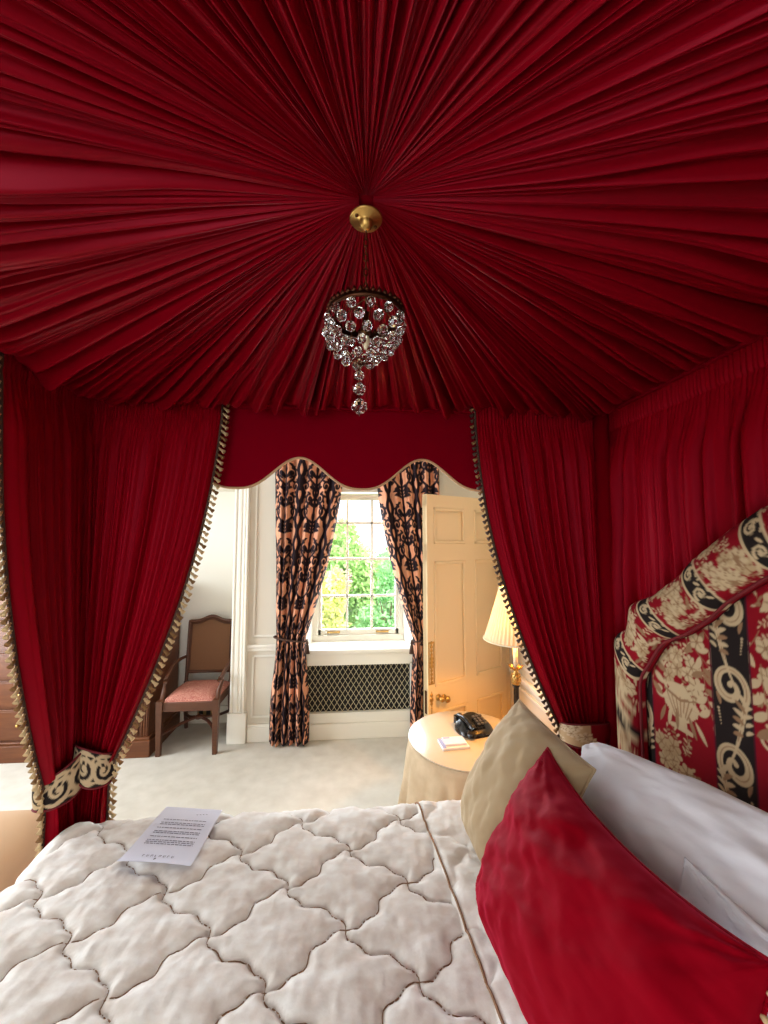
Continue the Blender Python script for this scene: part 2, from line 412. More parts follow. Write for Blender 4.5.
# architrave of the alcove: fluted jamb on a plinth block
tr = MB(); tr.box((AX-.02, YF-.045, 0), (AX+.135, YF+.02, .245), .004)
tr.box((AX-.005, YF-.028, .245), (AX+.125, YF+.02, 2.165), .003)
for k, (a, b, d) in enumerate(((.0, .022, .036), (.034, .066, .034), (.078, .096, .036), (.105, .125, .05))):
    tr.box((AX-.005+a, YF-d, .245), (AX-.005+b, YF, 2.165), .006)
tr.box((XL, YF-.03, 2.155), (AX+.125, YF+.02, 2.26), .003); tr.box((XL, YF-.05, 2.225), (AX+.125, YF, 2.26), .008); tr.box((XL, YF-.038, 2.155), (AX+.125, YF, 2.175), .004)
struct('trim_1', tr, M['paint'])
# dado rail and applied panel mouldings on the pier
tr = MB(); tr.box((AX+.125, YF-.03, .775), (-.44, YF, .80), .006).box((AX+.125, YF-.018, .745), (-.44, YF, .775), .004)
def frame_rect(mb, x0, x1, z0, z1, y, w=.018, d=.012):
    mb.box((x0, y-d, z0), (x1, y, z0+w), .004).box((x0, y-d, z1-w), (x1, y, z1), .004).box((x0, y-d, z0), (x0+w, y, z1), .004).box((x1-w, y-d, z0), (x1, y, z1), .004)
frame_rect(tr, AX+.165, -.47, .86, 2.4, YF); frame_rect(tr, AX+.165, -.47, .19, .71, YF)
struct('trim_2', tr, M['paint'])
# right wall: dado rail and panels
tr = MB(); tr.box((XR-.03, YN, .68), (XR, 2.96, .71), .006).box((XR-.016, YN, .655), (XR, 2.96, .68), .004)
for z0, z1 in ((.19, .62), (.77, 2.4)):
    for y0, y1 in ((1.9, 2.86),):
        tr.box((XR-.012, y0, z0), (XR, y1, z0+.02), .004).box((XR-.012, y0, z1-.02), (XR, y1, z1), .004).box((XR-.012, y0, z0), (XR, y0+.02, z1), .004).box((XR-.012, y1-.02, z0), (XR, y1, z1), .004)
struct('trim_3', tr, M['paint'])
struct('trim_4', MB().box((XR-.035, 3.005, 0), (XR, 3.09, 2.09), .006).box((XR-.05, 3.06, 0), (XR, 3.09, 2.09), .006).box((XR-.035, 3.005, 2.03), (XR, YF, 2.1), .006), M['door_paint'])

# ---- window in the far wall
GY = 3.72
w1 = MB()
for sgn, xa, xb in ((-1, -.44, -.375), (1, .54, .455)):     # splayed linings
    P = np.array([[[xa, YF+.001, .74], [xa, YF+.001, 2.13]], [[xb, GY+.02, .74], [xb, GY+.02, 2.13]]]); w1.grid(P, flip=sgn > 0)
    P2 = P+np.array([sgn*.004, 0, 0]); w1.grid(P2, flip=sgn < 0)
w1.box((-.385, GY-.02, .745), (-.335, GY+.06, 2.13), .004).box((.425, GY-.02, .745), (.465, GY+.06, 2.13), .004)
w1.box((-.385, GY-.02, 2.085), (.465, GY+.06, 2.14), .004).box((-.385, GY-.03, .745), (.465, GY+.06, .80), .004)
win = struct('window_1', w1, M['paint'])
sash = MB()
sx0, sx1 = -.335, .425
sash.box((sx0, GY, .80), (sx0+.03, GY+.035, 2.085), .003).box((sx1-.03, GY, .80), (sx1, GY+.035, 2.085), .003)
sash.box((sx0, GY, .80), (sx1, GY+.035, .85), .003).box((sx0, GY, 2.075), (sx1, GY+.035, 2.09), .003).box((sx0, GY-.004, 1.495), (sx1, GY+.035, 1.52), .003)
for x in (-.066, .171): sash.box((x-.011, GY+.004, .84), (x+.011, GY+.03, 2.08), .003)
for z in (1.158, 1.853): sash.box((sx0+.02, GY+.004, z-.011), (sx1-.02, GY+.03, z+.011), .003)
s_o = sash.build('sash', M['paint'], win, False)
pn = MB()
xs = [-.305, -.075, -.057, .162, .18, .395]; zs = [.85, 1.149, 1.167, 1.497, 1.518, 1.844, 1.862, 2.075]
for i in range(0, 6, 2):
    for j in range(0, 8, 2): pn.box((xs[i]-.004, GY+.015, zs[j]-.004), (xs[i+1]+.004, GY+.019, zs[j+1]+.004))
pn.build('glass_panes', M['glass'], win, False)
for x in (-.19, .27):
    h = MB(); h.box((x-.055, GY-.018, .818), (x+.055, GY+.002, .826), .002).box((x-.06, GY-.004, .814), (x+.06, GY+.002, .834), .002); h.build('sash_lift', M['brass'], win, False)
sl = MB(); sl.box((-.46, 3.405, .712), (.555, GY+.0, .748), .008)
so = sl.build('window_sill', M['paint'], win, False)
vt = MB()
for k in range(26): vt.box((-.235+k*.0215, 3.60, .7485), (-.235+k*.0215+.012, 3.625, .7505))
vt.build('sill_vent', M['dark_gap'], win, False)
# unseen windows, added as openings for the left and near fill lights
for nm, lo, hi, ax in (('added_window_left', (XL-.10, 1.4, .45), (XL-.04, 3.0, 2.45), 'y'), ('added_window_near', (-2.1, YN-.10, .45), (-.5, YN-.04, 2.45), 'x')):
    w = MB(); a, b = (lo[1], hi[1]) if ax == 'y' else (lo[0], hi[0])
    def bar(u0, u1, z0, z1):
        if ax == 'y': w.box((lo[0], u0, z0), (hi[0], u1, z1), .004)
        else: w.box((u0, lo[1], z0), (u1, hi[1], z1), .004)
    bar(a, a+.05, .45, 2.45); bar(b-.05, b, .45, 2.45); bar(a, b, .45, .5); bar(a, b, 2.4, 2.45)
    for k in (1, 2): bar(a+(b-a)*k/3-.01, a+(b-a)*k/3+.01, .5, 2.4)
    for k in (1, 2, 3): bar(a, b, .45+k*.5-.01, .45+k*.5+.01)
    struct(nm, w, M['paint'])

# ---- radiator cabinet under the window
rc = empty('radiator_cabinet', (.05, 3.5, 0), 'white panelled radiator cabinet with a brass lattice grille under the window sill', 'radiator cover')
p = MB(); x0, x1 = -.44, .54
p.box((x0, 3.43, .61), (x1, 3.47, .715), .003).box((x0, 3.43, .13), (x1, 3.47, .213), .003).box((x0, 3.43, .2), (-.40, 3.47, .63), .003).box((.495, 3.43, .2), (x1, 3.47, .63), .003)
p.box((x0, 3.415, 0), (x1, 3.47, .128), .004)
p.build('panel', M['paint'], rc, False)
MB().box((-.44, 3.5, .19), (.54, 3.52, .64)).build('dark_backing', M['dark_gap'], rc, False)
la = MB(); gx0, gx1, gz0, gz1 = -.402, .497, .211, .612; st = .047
def clipseg(c, s_):
    # line z = s_*1.55*(x) + c clipped to the opening
    k = 1.55*s_; pts = []
    for x in (gx0, gx1):
        z = k*x+c
        if gz0 <= z <= gz1: pts.append((x, z))
    for z in (gz0, gz1):
        x = (z-c)/k
        if gx0 < x < gx1: pts.append((x, z))
    return pts
for s_ in (-1, 1):
    for k in range(-40, 60):
        q = clipseg(k*st*1.55, s_)
        if len(q) == 2: la.tube([(q[0][0], 3.452+s_*.002, q[0][1]), (q[1][0], 3.452+s_*.002, q[1][1])], .0021, 5)
la.build('lattice_grille', M['lattice'], rc, True)

# ---- open panelled door
F2 = np.array([.495, 2.61]); H2 = np.array([1.185, 2.995]); DL = np.linalg.norm(H2-F2); du = (H2-F2)/DL; dn = np.array([du[1], -du[0]])  # dn towards camera
ang = math.atan2(du[1], du[0]); RZ = Matrix.Rotation(ang, 3, 'Z')
def dbox(mb, u0, u1, d0, d1, z0, z1, bev=0):
    uc, dc = (u0+u1)/2, (d0+d1)/2; c = F2+du*uc+dn*dc
    mb.box((c[0]-(u1-u0)/2, c[1]-(d1-d0)/2, z0), (c[0]+(u1-u0)/2, c[1]+(d1-d0)/2, z1), bev, rot=RZ); return mb
d = MB(); TH = .045
dbox(d, 0, DL, -TH, -.012, .012, 2.01)
us = [0, .075, .365, .455, .755, DL]
for a, b in ((0, .062), (.362, .462), (.752, DL)): dbox(d, a, b, -TH, 0, .012, 2.01, .002)
for a, b in ((.012, .2), (.535, .70), (1.545, 1.665), (1.92, 2.01)): dbox(d, 0, DL, -TH, -.0004, a, b, .002)
for u0, u1 in ((.062, .362), (.462, .752)):
    for z0, z1 in ((.2, .535), (.70, 1.545), (1.665, 1.92)):
        w = .022
        for q in ((u0, u1, z0, z0+w), (u0, u1, z1-w, z1), (u0, u0+w, z0, z1), (u1-w, u1, z0, z1)): dbox(d, q[0], q[1], -.013, .005, q[2], q[3], .005)
door = struct('door_1', d, M['door_paint'])
pl = MB(); zt, zb = 1.005, .725
for q in ((.005, .011, zb, zt), (.050, .056, zb, zt), (.005, .056, zb, zb+.008), (.005, .056, zt-.008, zt)): dbox(pl, q[0], q[1], .0, .004, q[2], q[3], .001)
for k in range(11):
    z = zb+.015+k*.026; c = F2+du*.0305+dn*.003; r = .016 if 3 < k < 7 else .011
    pl.lathe([(0.001, -.001), (r, 0), (r*.9, .003), (r*.35, .004), (0.001, .004)], (c[0], c[1], z), 10, axis=(dn[0], dn[1], 0))
dbox(pl, .027, .034, 0, .003, zb, zt)
pl.build('push_plate', M['brass'], door, False)
kh = MB(); c = F2+du*.03
for z, r in ((.655, .012), (.625, .017), (.60, .012), (.57, .006)): kh.lathe([(0.001, -.001), (r, 0), (r*.8, .004), (0.001, .005)], (c[0], c[1], z), 12, axis=(dn[0], dn[1], 0))
dbox(kh, .028, .032, 0, .003, .53, .68); kh.build('keyhole_escutcheon', M['brass'], door)
for u, r in ((.088, .02), (.138, .023)):
    k = MB(); c = F2+du*u
    k.lathe([(.001, -.002), (.022, 0), (.022, .004), (.008, .008), (.008, .022), (.018, .03), (r, .042), (.016, .052), (.001, .056)], (c[0], c[1], .63 if u < .1 else .618), 16, axis=(dn[0], dn[1], 0)); k.build('knob', M['brass'], door)
c = F2; lt = MB(); mid = F2+dn*(-.0225)
lt.box((mid[0]-.002, mid[1]-.011, .535), (mid[0]+.002, mid[1]+.011, .685), rot=RZ); lt.build('latch_plate', M['old_brass'], door, False)

# ------------------------------------------------------------------ garden beyond the window
struct('lawn', MB().box((-30, 4.2, -2.7), (30, 60, -2.5)), M['lawn'])
def leaf_cloud(mb, c, r, n, size, rnd, clumps=14):
    c = np.array(c); r = np.array(r); cl = []
    for k in range(clumps):
        d = rnd.randn(3); d /= np.linalg.norm(d); cl.append((c+d*r*(.35+.45*rnd.rand()), r*(.32+.2*rnd.rand())))
    V = np.zeros((n, 4, 3))
    for i in range(n):
        cc, rr = cl[rnd.randint(clumps)]
        d = rnd.randn(3); d /= np.linalg.norm(d); p = cc+d*rr*(.75+.3*rnd.rand())
        a = rnd.randn(3); a /= np.linalg.norm(a); b = np.cross(a, rnd.randn(3)); b /= np.linalg.norm(b)
        L = size*(.7+.6*rnd.rand()); V[i] = [p, p+a*L*.5+b*L*.3, p+a*L, p+a*L*.5-b*L*.3]
    mb.add(V.reshape(-1, 3), [(4*i, 4*i+1, 4*i+2, 4*i+3) for i in range(n)])
def tree(name, x, y, zc, r, m, n, size, label, seed, cat='tree', grp=None):
    rnd = np.random.RandomState(seed); t = empty(name, (x, y, -2.5), label, cat, grp)
    cr = MB(); leaf_cloud(cr, (x, y, zc), r, n, size, rnd); cr.build('crown', M[m], t, False)
    tk = MB(); tk.tube([(x, y, -2.55), (x+.05, y, (zc-2.5)/2), (x, y, zc)], [.03*r[0]+.06, .03*r[0]+.04, .03], 8)
    for k in range(5):
        a = rnd.rand()*6.28; tk.tube([(x, y, zc-.5*r[2]), (x+.3*r[0]*math.cos(a), y+.3*r[1]*math.sin(a), zc), (x+.6*r[0]*math.cos(a), y+.6*r[1]*math.sin(a), zc+.4*r[2])], [.05, .03, .01], 6)
    tk.build('trunk', M['bark'], t)
tree('garden_tree', -.15, 14.5, .25, (1.3, 1.2, 2.25), 'leaf_a', 9000, .22, 'tall green tree filling the middle of the window view', 1)
tree('garden_tree', 2.3, 18.5, -1.0, (1.5, 1.3, 2.4), 'leaf_c', 7000, .24, 'fresh green tree standing at the right behind the bushes, seen through the window', 2)
tree('garden_tree', -3.6, 19.0, .6, (1.9, 1.3, 2.9), 'leaf_c', 6000, .26, 'green tree at the left behind the plum coloured tree, seen through the window', 7)
tree('copper_tree', -1.0, 12.2, .25, (.75, .5, .95), 'leaf_plum', 2600, .14, 'plum coloured tree in front of the tall green one', 3)
tree('yellow_bush', -.75, 10.2, -.45, (.75, .6, 1.35), 'leaf_b', 5200, .13, 'yellow green bush at the lower left panes of the window', 4, 'bush')
tree('green_bush', .95, 10.6, -.55, (.75, .6, 1.5), 'leaf_c', 5200, .13, 'rounded green bush at the lower right panes of the window', 5, 'bush')
tree('pink_shrub', .12, 8.6, -.7, (.3, .3, .42), 'leaf_pink', 1200, .07, 'low pink flowering shrub just above the window sill', 6, 'shrub')
# ------------------------------------------------------------------ four-poster bed
BX0, BX1, BY0, BY1, BZ = -1.04, 1.08, -.25, 1.57, 2.235
BCX, BCY = .018, .657
bed = empty('four_poster_bed', (BCX, BCY, 0), 'red draped four poster bed with a pleated sunburst canopy and tapestry headboard', 'bed')
for x, y in ((BX0-.02, BY1-.03), (BX1-.046, BY1-.05), (BX0-.02, BY0), (BX1-.02, BY0)):
    MB().lathe([(.03, 0), (.03, .02), (.029, BZ)], (x, y, 0), 20).build('post', M['red_silk'], bed)
for lo, hi in (((BX0-.03, BY1+.0, BZ), (BX1+.02, BY1+.05, BZ+.06)), ((BX0-.03, BY0-.05, BZ), (BX1+.02, BY0, BZ+.06)), ((BX0-.05, BY0, BZ), (BX0-.0, BY1, BZ+.06)), ((BX1-.01, BY0, BZ), (BX1+.03, BY1, BZ+.06))):
    MB().box(lo, hi, .006).build('rail', M['red_pelmet'], bed, False)

# pleated sunburst
def canopy():
    N, R = 2304, 64
    t = np.linspace(0, 1, N, endpoint=False)
    cx, cy = BCX, BCY; hx0, hx1, hy0, hy1 = BX0, BX1, BY0, BY1
    per = np.array([hx1-hx0, hy1-hy0, hx1-hx0, hy1-hy0]); L = per.sum(); d = t*L
    E = np.zeros((N, 2)); 
    for i, s_ in enumerate(d):
        if s_ < per[0]: E[i] = (hx0+s_, hy0)
        elif s_ < per[0]+per[1]: E[i] = (hx1, hy0+s_-per[0])
        elif s_ < per[0]*2+per[1]: E[i] = (hx1-(s_-per[0]-per[1]), hy1)
        else: E[i] = (hx0, hy1-(s_-2*per[0]-per[1]))
    s = np.linspace(0, 1, R)**1.15; s = .012+s*.988
    fA = fold_fn(150, 3, .75, .62); fB = fold_fn(260, 9, .8, .9); fC = fold_fn(64, 5, .7, .9)
    hA, iA = fA(t); hB, iB = fB(t); hC, iC = fC(t)
    rnd = np.random.RandomState(5)
    fadeA = .5+.5*rnd.rand(150, 5); fadeB = rnd.rand(260, 5)
    P = np.zeros((R, N, 3)); dist = np.linalg.norm(E-np.array([cx, cy]), axis=1)
    for r in range(R):
        ss = s[r]; k = ss*3.99; k0 = int(k); kf = smooth01(k-k0)
        wA = lerp(fadeA[:, k0], fadeA[:, min(k0+1, 4)], kf)[iA]; wB = lerp(fadeB[:, k0], fadeB[:, min(k0+1, 4)], kf)[iB]
        width = L/150*ss
        amp = np.minimum(.100, 2.1*width)*(1-.72*smooth01((ss-.88)/.12))
        h = amp*(hA*wA*.95+hB*wB*.26+.35*hC)
        P[r, :, 0] = cx+(E[:, 0]-cx)*ss; P[r, :, 1] = cy+(E[:, 1]-cy)*ss
        P[r, :, 2] = BZ+.078-.05*ss**1.2-h
    return MB().grid(P, closev=True)
canopy().build('canopy_lining', M['red_lining'], bed)
top = MB(); top.box((BX0-.03, BY0-.03, BZ+.082), (BX1+.03, BY1+.03, BZ+.10)); top.build('canopy_top', M['red_pelmet'], bed, False)

# scalloped pelmets
def pelmet(axis, c, a0, a1, mid, per):
    n = 240; a = np.linspace(a0, a1, n); ph = (a-mid)/per
    z = 1.908+.128*((1-np.cos(2*PI*ph))/2)**1.35
    zt = np.full(n, BZ+.05); th = .02
    F = np.zeros((n, 4, 3)); k = 0 if axis == 'x' else 1; o = 1-k
    for j, (cc, zz) in enumerate(((c+th, zt), (c, zt), (c, z), (c+th, z))):
        F[:, j, k] = a; F[:, j, o] = cc; F[:, j, 2] = zz
    mb = MB().grid(F, closev=True, flip=True); mb.add(F[0], [(0, 1, 2, 3)]); mb.add(F[-1], [(3, 2, 1, 0)])
    b = MB(); T = np.zeros((n, 3)); T[:, k] = a; T[:, o] = c+th/2-.004; T[:, 2] = z
    b.tube(T, .0068, 8)
    pel = mb.build('pelmet', M['red_pelmet'], bed, False)
    b.build('pelmet_braid', M['braid'], pel)
pelmet('x', BY1+.02, BX0-.03, BX1+.03, .029, .51)
pelmet('y', BX0-.065, BY0-.03, BY1+.01, BCY, .455)

# bed base hidden under the quilt
MB().box((BX0+.06, BY0+.05, .06), (BX1-.09, BY1-.12, .655), .05).build('mattress', M['white_linen'], bed)

# ---- headboard
HX = 1.0
outer = [(1.402, .40), (1.402, 1.30), (1.399, 1.345), (1.388, 1.356), (1.335, 1.385), (1.325, 1.42), (1.318, 1.47), (1.30, 1.482), (1.22, 1.512), (1.10, 1.60), (1.055, 1.645), (.93, 1.735), (.85, 1.782), (.75, 1.812), (BCY, 1.822)]
inner = [(1.30, .40), (1.30, 1.15), (1.298, 1.20), (1.285, 1.235), (1.255, 1.275), (1.235, 1.305), (1.21, 1.34), (1.18, 1.372), (1.10, 1.415), (1.02, 1.475), (.965, 1.53), (.87, 1.60), (.80, 1.645), (.73, 1.672), (BCY, 1.68)]
def densify(p, n):
    p = np.array(p); d = np.r_[0, np.cumsum(np.linalg.norm(np.diff(p, axis=0), axis=1))]
    # smooth by resampling then light averaging
    k = np.linspace(0, len(p)-1, n); q = np.c_[np.interp(k, range(len(p)), p[:, 0]), np.interp(k, range(len(p)), p[:, 1])]
    for _ in range(10):
        q[1:-1] = (q[:-2]+2*q[1:-1]+q[2:])/4
    return q
NH = 420
ho = densify(outer, NH); hi_ = densify(inner, NH)
mir = lambda q: np.r_[q, np.c_[2*BCY-q[::-1, 0], q[::-1, 1]][1:]]
HO, HI = mir(ho), mir(hi_)
# tapestry cloth for the centre panel
cw, ch = 1.36, 1.36; y_off, z_off = BCY-.68, .38
tap = Canvas(cw, ch, 560, K_RED)
rnd = np.random.RandomState(4)
for k in range(-1, 3):
    yc = BCY+.1675+k*.335-.335
    cx_ = yc-y_off
    urn(tap, cx_, .78-z_off+.33, .235, rnd)                 # main urn
    bouquet(tap, cx_+.01, 1.50-z_off, .15, .15, rnd, 9)
    for q in range(4): spray(tap, cx_-.07+.05*q, 1.48-z_off, -PI/2+(q-1.5)*.25, .17, rnd)
    bouquet(tap, cx_+.02, 1.02-z_off, .17, .12, rnd, 10)
    urn(tap, cx_, .50-z_off, .2, rnd)
    for q in range(6): tap.leaf(cx_-.09+.035*q, 1.10-z_off, PI/2+.2*(q-3), .07, .007, K_TAUPE if q % 2 else K_CREAM)
    for q in range(3): flower(tap, cx_+.07*(-1)**q, 1.36-z_off+.035*q, .024, rnd)
    spray(tap, cx_+.085, 1.40-z_off, -PI/2, .2, rnd, n=9, curl=.3); spray(tap, cx_-.085, 1.36-z_off, -PI/2, .18, rnd, n=9, curl=.3)
for k in range(-2, 3):
    scroll_stripe(tap, BCY+k*.335-y_off, 0, 1.36, .108, rnd, 1 if k % 2 else -1)
pan = MB(); ny, nz = 460, 440
yy = np.linspace(HI[0, 0], HI[-1, 0], ny)
order = np.argsort(HI[:, 0], kind='stable'); zi = np.interp(yy, np.maximum.accumulate(HI[order, 0]), HI[order, 1])
zi[0] = zi[1]; zi[-1] = zi[-2]
T = np.linspace(0, 1, nz)[None, :]; Zg = .42+(zi[:, None]-.42)*T; Yg = np.repeat(yy[:, None], nz, 1)
edge = np.minimum(np.minimum(Yg-yy[0], yy[-1]-Yg), zi[:, None]-Zg)
Xg = HX-.018*(1-np.exp(-np.maximum(edge, 0)/.05))+.012
hb = pan.grid(np.stack([Xg, Yg, Zg], -1), col=tap.sample(Yg-y_off, Zg-z_off)).build('headboard', M['tapestry'], bed)
# padded border roll, the same cloth cut along it
sl_ = np.r_[0, np.cumsum(np.linalg.norm(np.diff((HO+HI)/2, axis=0), axis=1))]
SLen = sl_[-1]
bor = Canvas(SLen+.02, .30, 560, K_RED); rnd = np.random.RandomState(8)
s_ = .08; k = 0
while s_ < SLen+.1:
    bouquet(bor, s_+.075, .1, .125, .15, rnd, 10); bouquet(bor, s_+.06, .22, .12, .12, rnd, 7)
    for q in range(7): bor.leaf(s_+.02+.018*q, .03+.02*(q % 3), rnd.rand()*3, .05, .006, K_TAUPE if q % 2 else K_CREAM)
    s_ += .16
    bor.ellipse(s_+.016, .12, .034, .125, K_CREAM); bor.ellipse(s_+.016, .12, .026, .112, K_BLACK)
    bor.spiral(s_+.018, .15, .02, 1.2, .4, 1, .0045, K_CREAM); bor.spiral(s_+.014, .085, .017, 1.2, 3.4, -1, .0042, K_CREAM)
    for q in range(6): bor.leaf(s_+.034, .05+.025*q, .8 if q % 2 else 2.2, .026, .004, K_CREAM)
    s_ += .055; k += 1
# scroll stripe on the lower upright of the border
for a, b in ((0, .62), (SLen-.62, SLen)):
    pass
roll = MB(); nt_ = 44; tt = np.linspace(0, 1, nt_)
Pf = np.zeros((len(HO), nt_, 3)); uu = np.repeat(sl_[:, None], nt_, 1); vv = np.repeat((tt*.24)[None, :], len(HO), 0)
for j, q in enumerate(tt):
    a = PI*q
    Pf[:, j, 1] = lerp(HI[:, 0], HO[:, 0], (1-math.cos(a))/2); Pf[:, j, 2] = lerp(HI[:, 1], HO[:, 1], (1-math.cos(a))/2)
    Pf[:, j, 0] = HX+.008-.062*math.sin(a)**.8
br = roll.grid(Pf, col=bor.sample(uu, vv), flip=True).build('border_roll', M['tapestry'], hb)
pp = MB(); pp.tube(np.c_[np.full(len(HI), HX-.012), HI[:, 0], HI[:, 1]], .0048, 8); pp.tube(np.c_[np.full(len(HO), HX+.006), HO[:, 0], HO[:, 1]], .0048, 8); pp.build('piping', M['red_piping'], hb)
bk = MB(); Q = np.zeros((len(HO), 2, 3)); Q[:, 0, 0] = HX+.008; Q[:, 1, 0] = HX+.04; Q[:, :, 1] = HO[:, None, 0]; Q[:, :, 2] = HO[:, None, 1]; bk.grid(Q)
B2 = np.zeros((len(HO), 2, 3)); B2[:, :, 0] = HX+.04; B2[:, :, 1] = HO[:, None, 0]; B2[:, 0, 2] = HO[:, 1]; B2[:, 1, 2] = .40; bk.grid(B2)
bk.build('back_board', M['red_piping'], hb)

# ------------------------------------------------------------------ bed curtains
def swag_curtain(name, label, A, B, tieA, tieB, z0, ztie, zbot, nf, seed, normal, amp, header=.075, free='B', bulge=1.9, footA=None, footB=None, fringe=('fringe_cream', 'fringe_gold'), tie_drop=0.0, hw=.10, tcol=0, tassel=.024):
    """A: top end at the post, B: top end that is drawn back; tieA/tieB the gathered ends at ztie (x, y)"""
    A, B, tieA, tieB = map(np.array, (A, B, tieA, tieB)); nrm = np.array(normal)
    footA = np.array(footA if footA is not None else tieA); footB = np.array(footB if footB is not None else tieB)
    NU, NV = 420, 130; u = np.linspace(0, 1, NU)[:, None]; v = np.linspace(0, 1, NV)[None, :]
    vz = np.where(v < .78, v/.78, 1+(v-.78)/.22)           # 0..1 to the tie, 1..2 to the floor
    w = np.clip(vz, 0, 1); z_t = ztie-tie_drop*u
    Z = np.where(vz <= 1, z0+(z_t-z0)*w, z_t+(zbot-z_t)*(vz-1))
    e = 1.05+(bulge-1.05)*u
    gx = w**e
    P = np.zeros((NU, NV, 3))
    top = A+(B-A)*u[..., None]; tie = tieA+(tieB-tieA)*u[..., None]; foot = footA+(footB-footA)*u[..., None]
    below = smooth01(np.clip(vz-1, 0, 1)*1.6)[..., None]
    XY = np.where((vz <= 1)[..., None], top+(tie-top)*gx[..., None], tie+(foot-tie)*below)
    f1, _ = fold_fn(nf, seed, .6, .85)(np.broadcast_to(u, (NU, 1)).ravel()), None
    ks = int(NU/nf/5)//2*2+1; ker = np.hanning(ks+2)[1:-1]; ker /= ker.sum()
    h1 = np.convolve(np.pad(f1[0], ks//2, 'edge'), ker, 'valid')[:, None]; f2 = fold_fn(nf*2+3, seed+1, .7, .9)(u.ravel())[0]; f2 = np.convolve(np.pad(f2, 3, 'edge'), [.05, .1, .2, .3, .2, .1, .05], 'valid')[:, None]; fh = fold_fn(nf*4, seed+2, .25, .9)(u.ravel())[0][:, None]
    hd = (z0-Z)/header
    k_h = np.exp(-np.maximum(hd-1, 0)/.9)
    env = smooth01((hd-.7)/2.6)*(.55+.45*smooth01(w))*(1-.35*np.exp(-((vz-1)/.12)**2))
    nz = 1+.5*fbm(u*nf*.7, vz*2.2+seed, seed)
    h = k_h*fh*.008+(1-k_h)*.004+env*amp*(h1*1.15*nz+f2*.24*(1-.5*w))
    h = h-.004*np.exp(-((hd-1)/.10)**2)
    P[..., :2] = XY-nrm*h[..., None]*-1.0
    P[..., 2] = Z
    root = empty(name, (float(A[0]), float(A[1]), zbot), label, 'bed curtain')
    MB().grid(P).build('drape', M['red_silk'], root)
    # tassel fringe on the drawn edge
    ed = P[-1]; dd = np.r_[0, np.cumsum(np.linalg.norm(np.diff(ed, axis=0), axis=1))]; n = int(dd[-1]/.0235); fr = MB(); rnd = random.Random(seed)
    out = np.r_[(B-A)/np.linalg.norm(B-A), 0]
    q = [np.array([np.interp(t, dd, ed[:, k]) for k in range(3)]) for t in np.linspace(.01, dd[-1]-.01, n*2)]
    fr.tube([p+out*.004 for p in q], .0055, 6, 1)
    for i in range(n):
        p = q[2*i]; tx = q[min(2*i+1, len(q)-1)]-p; tl = np.linalg.norm(tx)+1e-9
        side = out*.8+np.array([0, 0, -.62])+np.array([nrm[0], nrm[1], 0])*.15; side /= np.linalg.norm(side)
        s_ = tassel*(.9+.2*rnd.random()); c = p+out*.006
        fr.lathe([(.001, 0), (.0042, .001), (.0036, .25*s_), (.0062, .38*s_), (.0042, .5*s_), (.0085, .98*s_), (.001, .9*s_)], tuple(c), 8, 0 if i % 3 else 2, axis=tuple(side))
    fr.build('tassel_fringe', [M[fringe[0]], M['fringe_brown'], M[fringe[1]]], root)
    # tieback band of scroll tapestry
    cv = Canvas(.5, .16, 700, K_BLACK); rr = np.random.RandomState(seed)
    if tcol == 0:
        for k in range(5):
            x = .05+k*.1; s2 = 1 if k % 2 else -1
            cv.spiral(x, .08, .05, 1.35, -PI/2, s2, .0095, K_CREAM)
            cv.stroke([(x-.06, .03), (x-.02, .018), (x+.04, .03)], [.004, .012, .003], K_CREAM); cv.stroke([(x-.05, .135), (x, .145), (x+.05, .125)], [.003, .012, .003], K_CREAM)
            for q_ in range(4): cv.leaf(x+.03-.02*q_, .09, .6+.5*q_, .05, .008, K_CREAM)
    else:
        cv.rect(.24, .5, 0, .16, K_RED); cv.rect(0, .24, 0, .16, S(206, 176, 138))
        for k in range(12): flower(cv, .02+.02*k, .02+.12*rr.rand(), .026, rr, S(224, 204, 172), S(168, 132, 100))
    nb = 90; a = np.linspace(-.18*PI, 1.18*PI, nb); c0 = (tieA+tieB)/2; d_ = (tieB-tieA)/2; W_ = np.linalg.norm(d_); d_ = d_/W_
    nh = 30; hv = np.linspace(-.5, .5, nh); Pb = np.zeros((nb, nh, 3))
    fc = (1+np.cos(a))/2                                   # 1 at the free end B
    for j, hh in enumerate(hv):
        rad = 1+.06*(.25-hh*hh)*4
        Pb[:, j, :2] = c0+d_*((W_+.014)*rad)*np.cos(a)[:, None]+nrm*((amp*1.35+.016)*rad)*np.sin(a)[:, None]
        Pb[:, j, 2] = ztie+hh*hw*(.55+.45*np.sin(np.clip(fc, 0, 1)*PI*.75+.25))-tie_drop*fc+.012
    uu = (a-a[0])/(a[-1]-a[0])
    tb = MB().grid(Pb, col=cv.sample(np.repeat((uu*.48+.01)[:, None], nh, 1), np.repeat(((hv+.5)*.15+.005)[None], nb, 0))).build('tieback', M['tapestry'], root)
    e2 = MB(); e2.tube(Pb[:, 0], .004, 6); e2.tube(Pb[:, -1], .004, 6); e2.build('piping', M['red_piping'], tb)
    return root, P

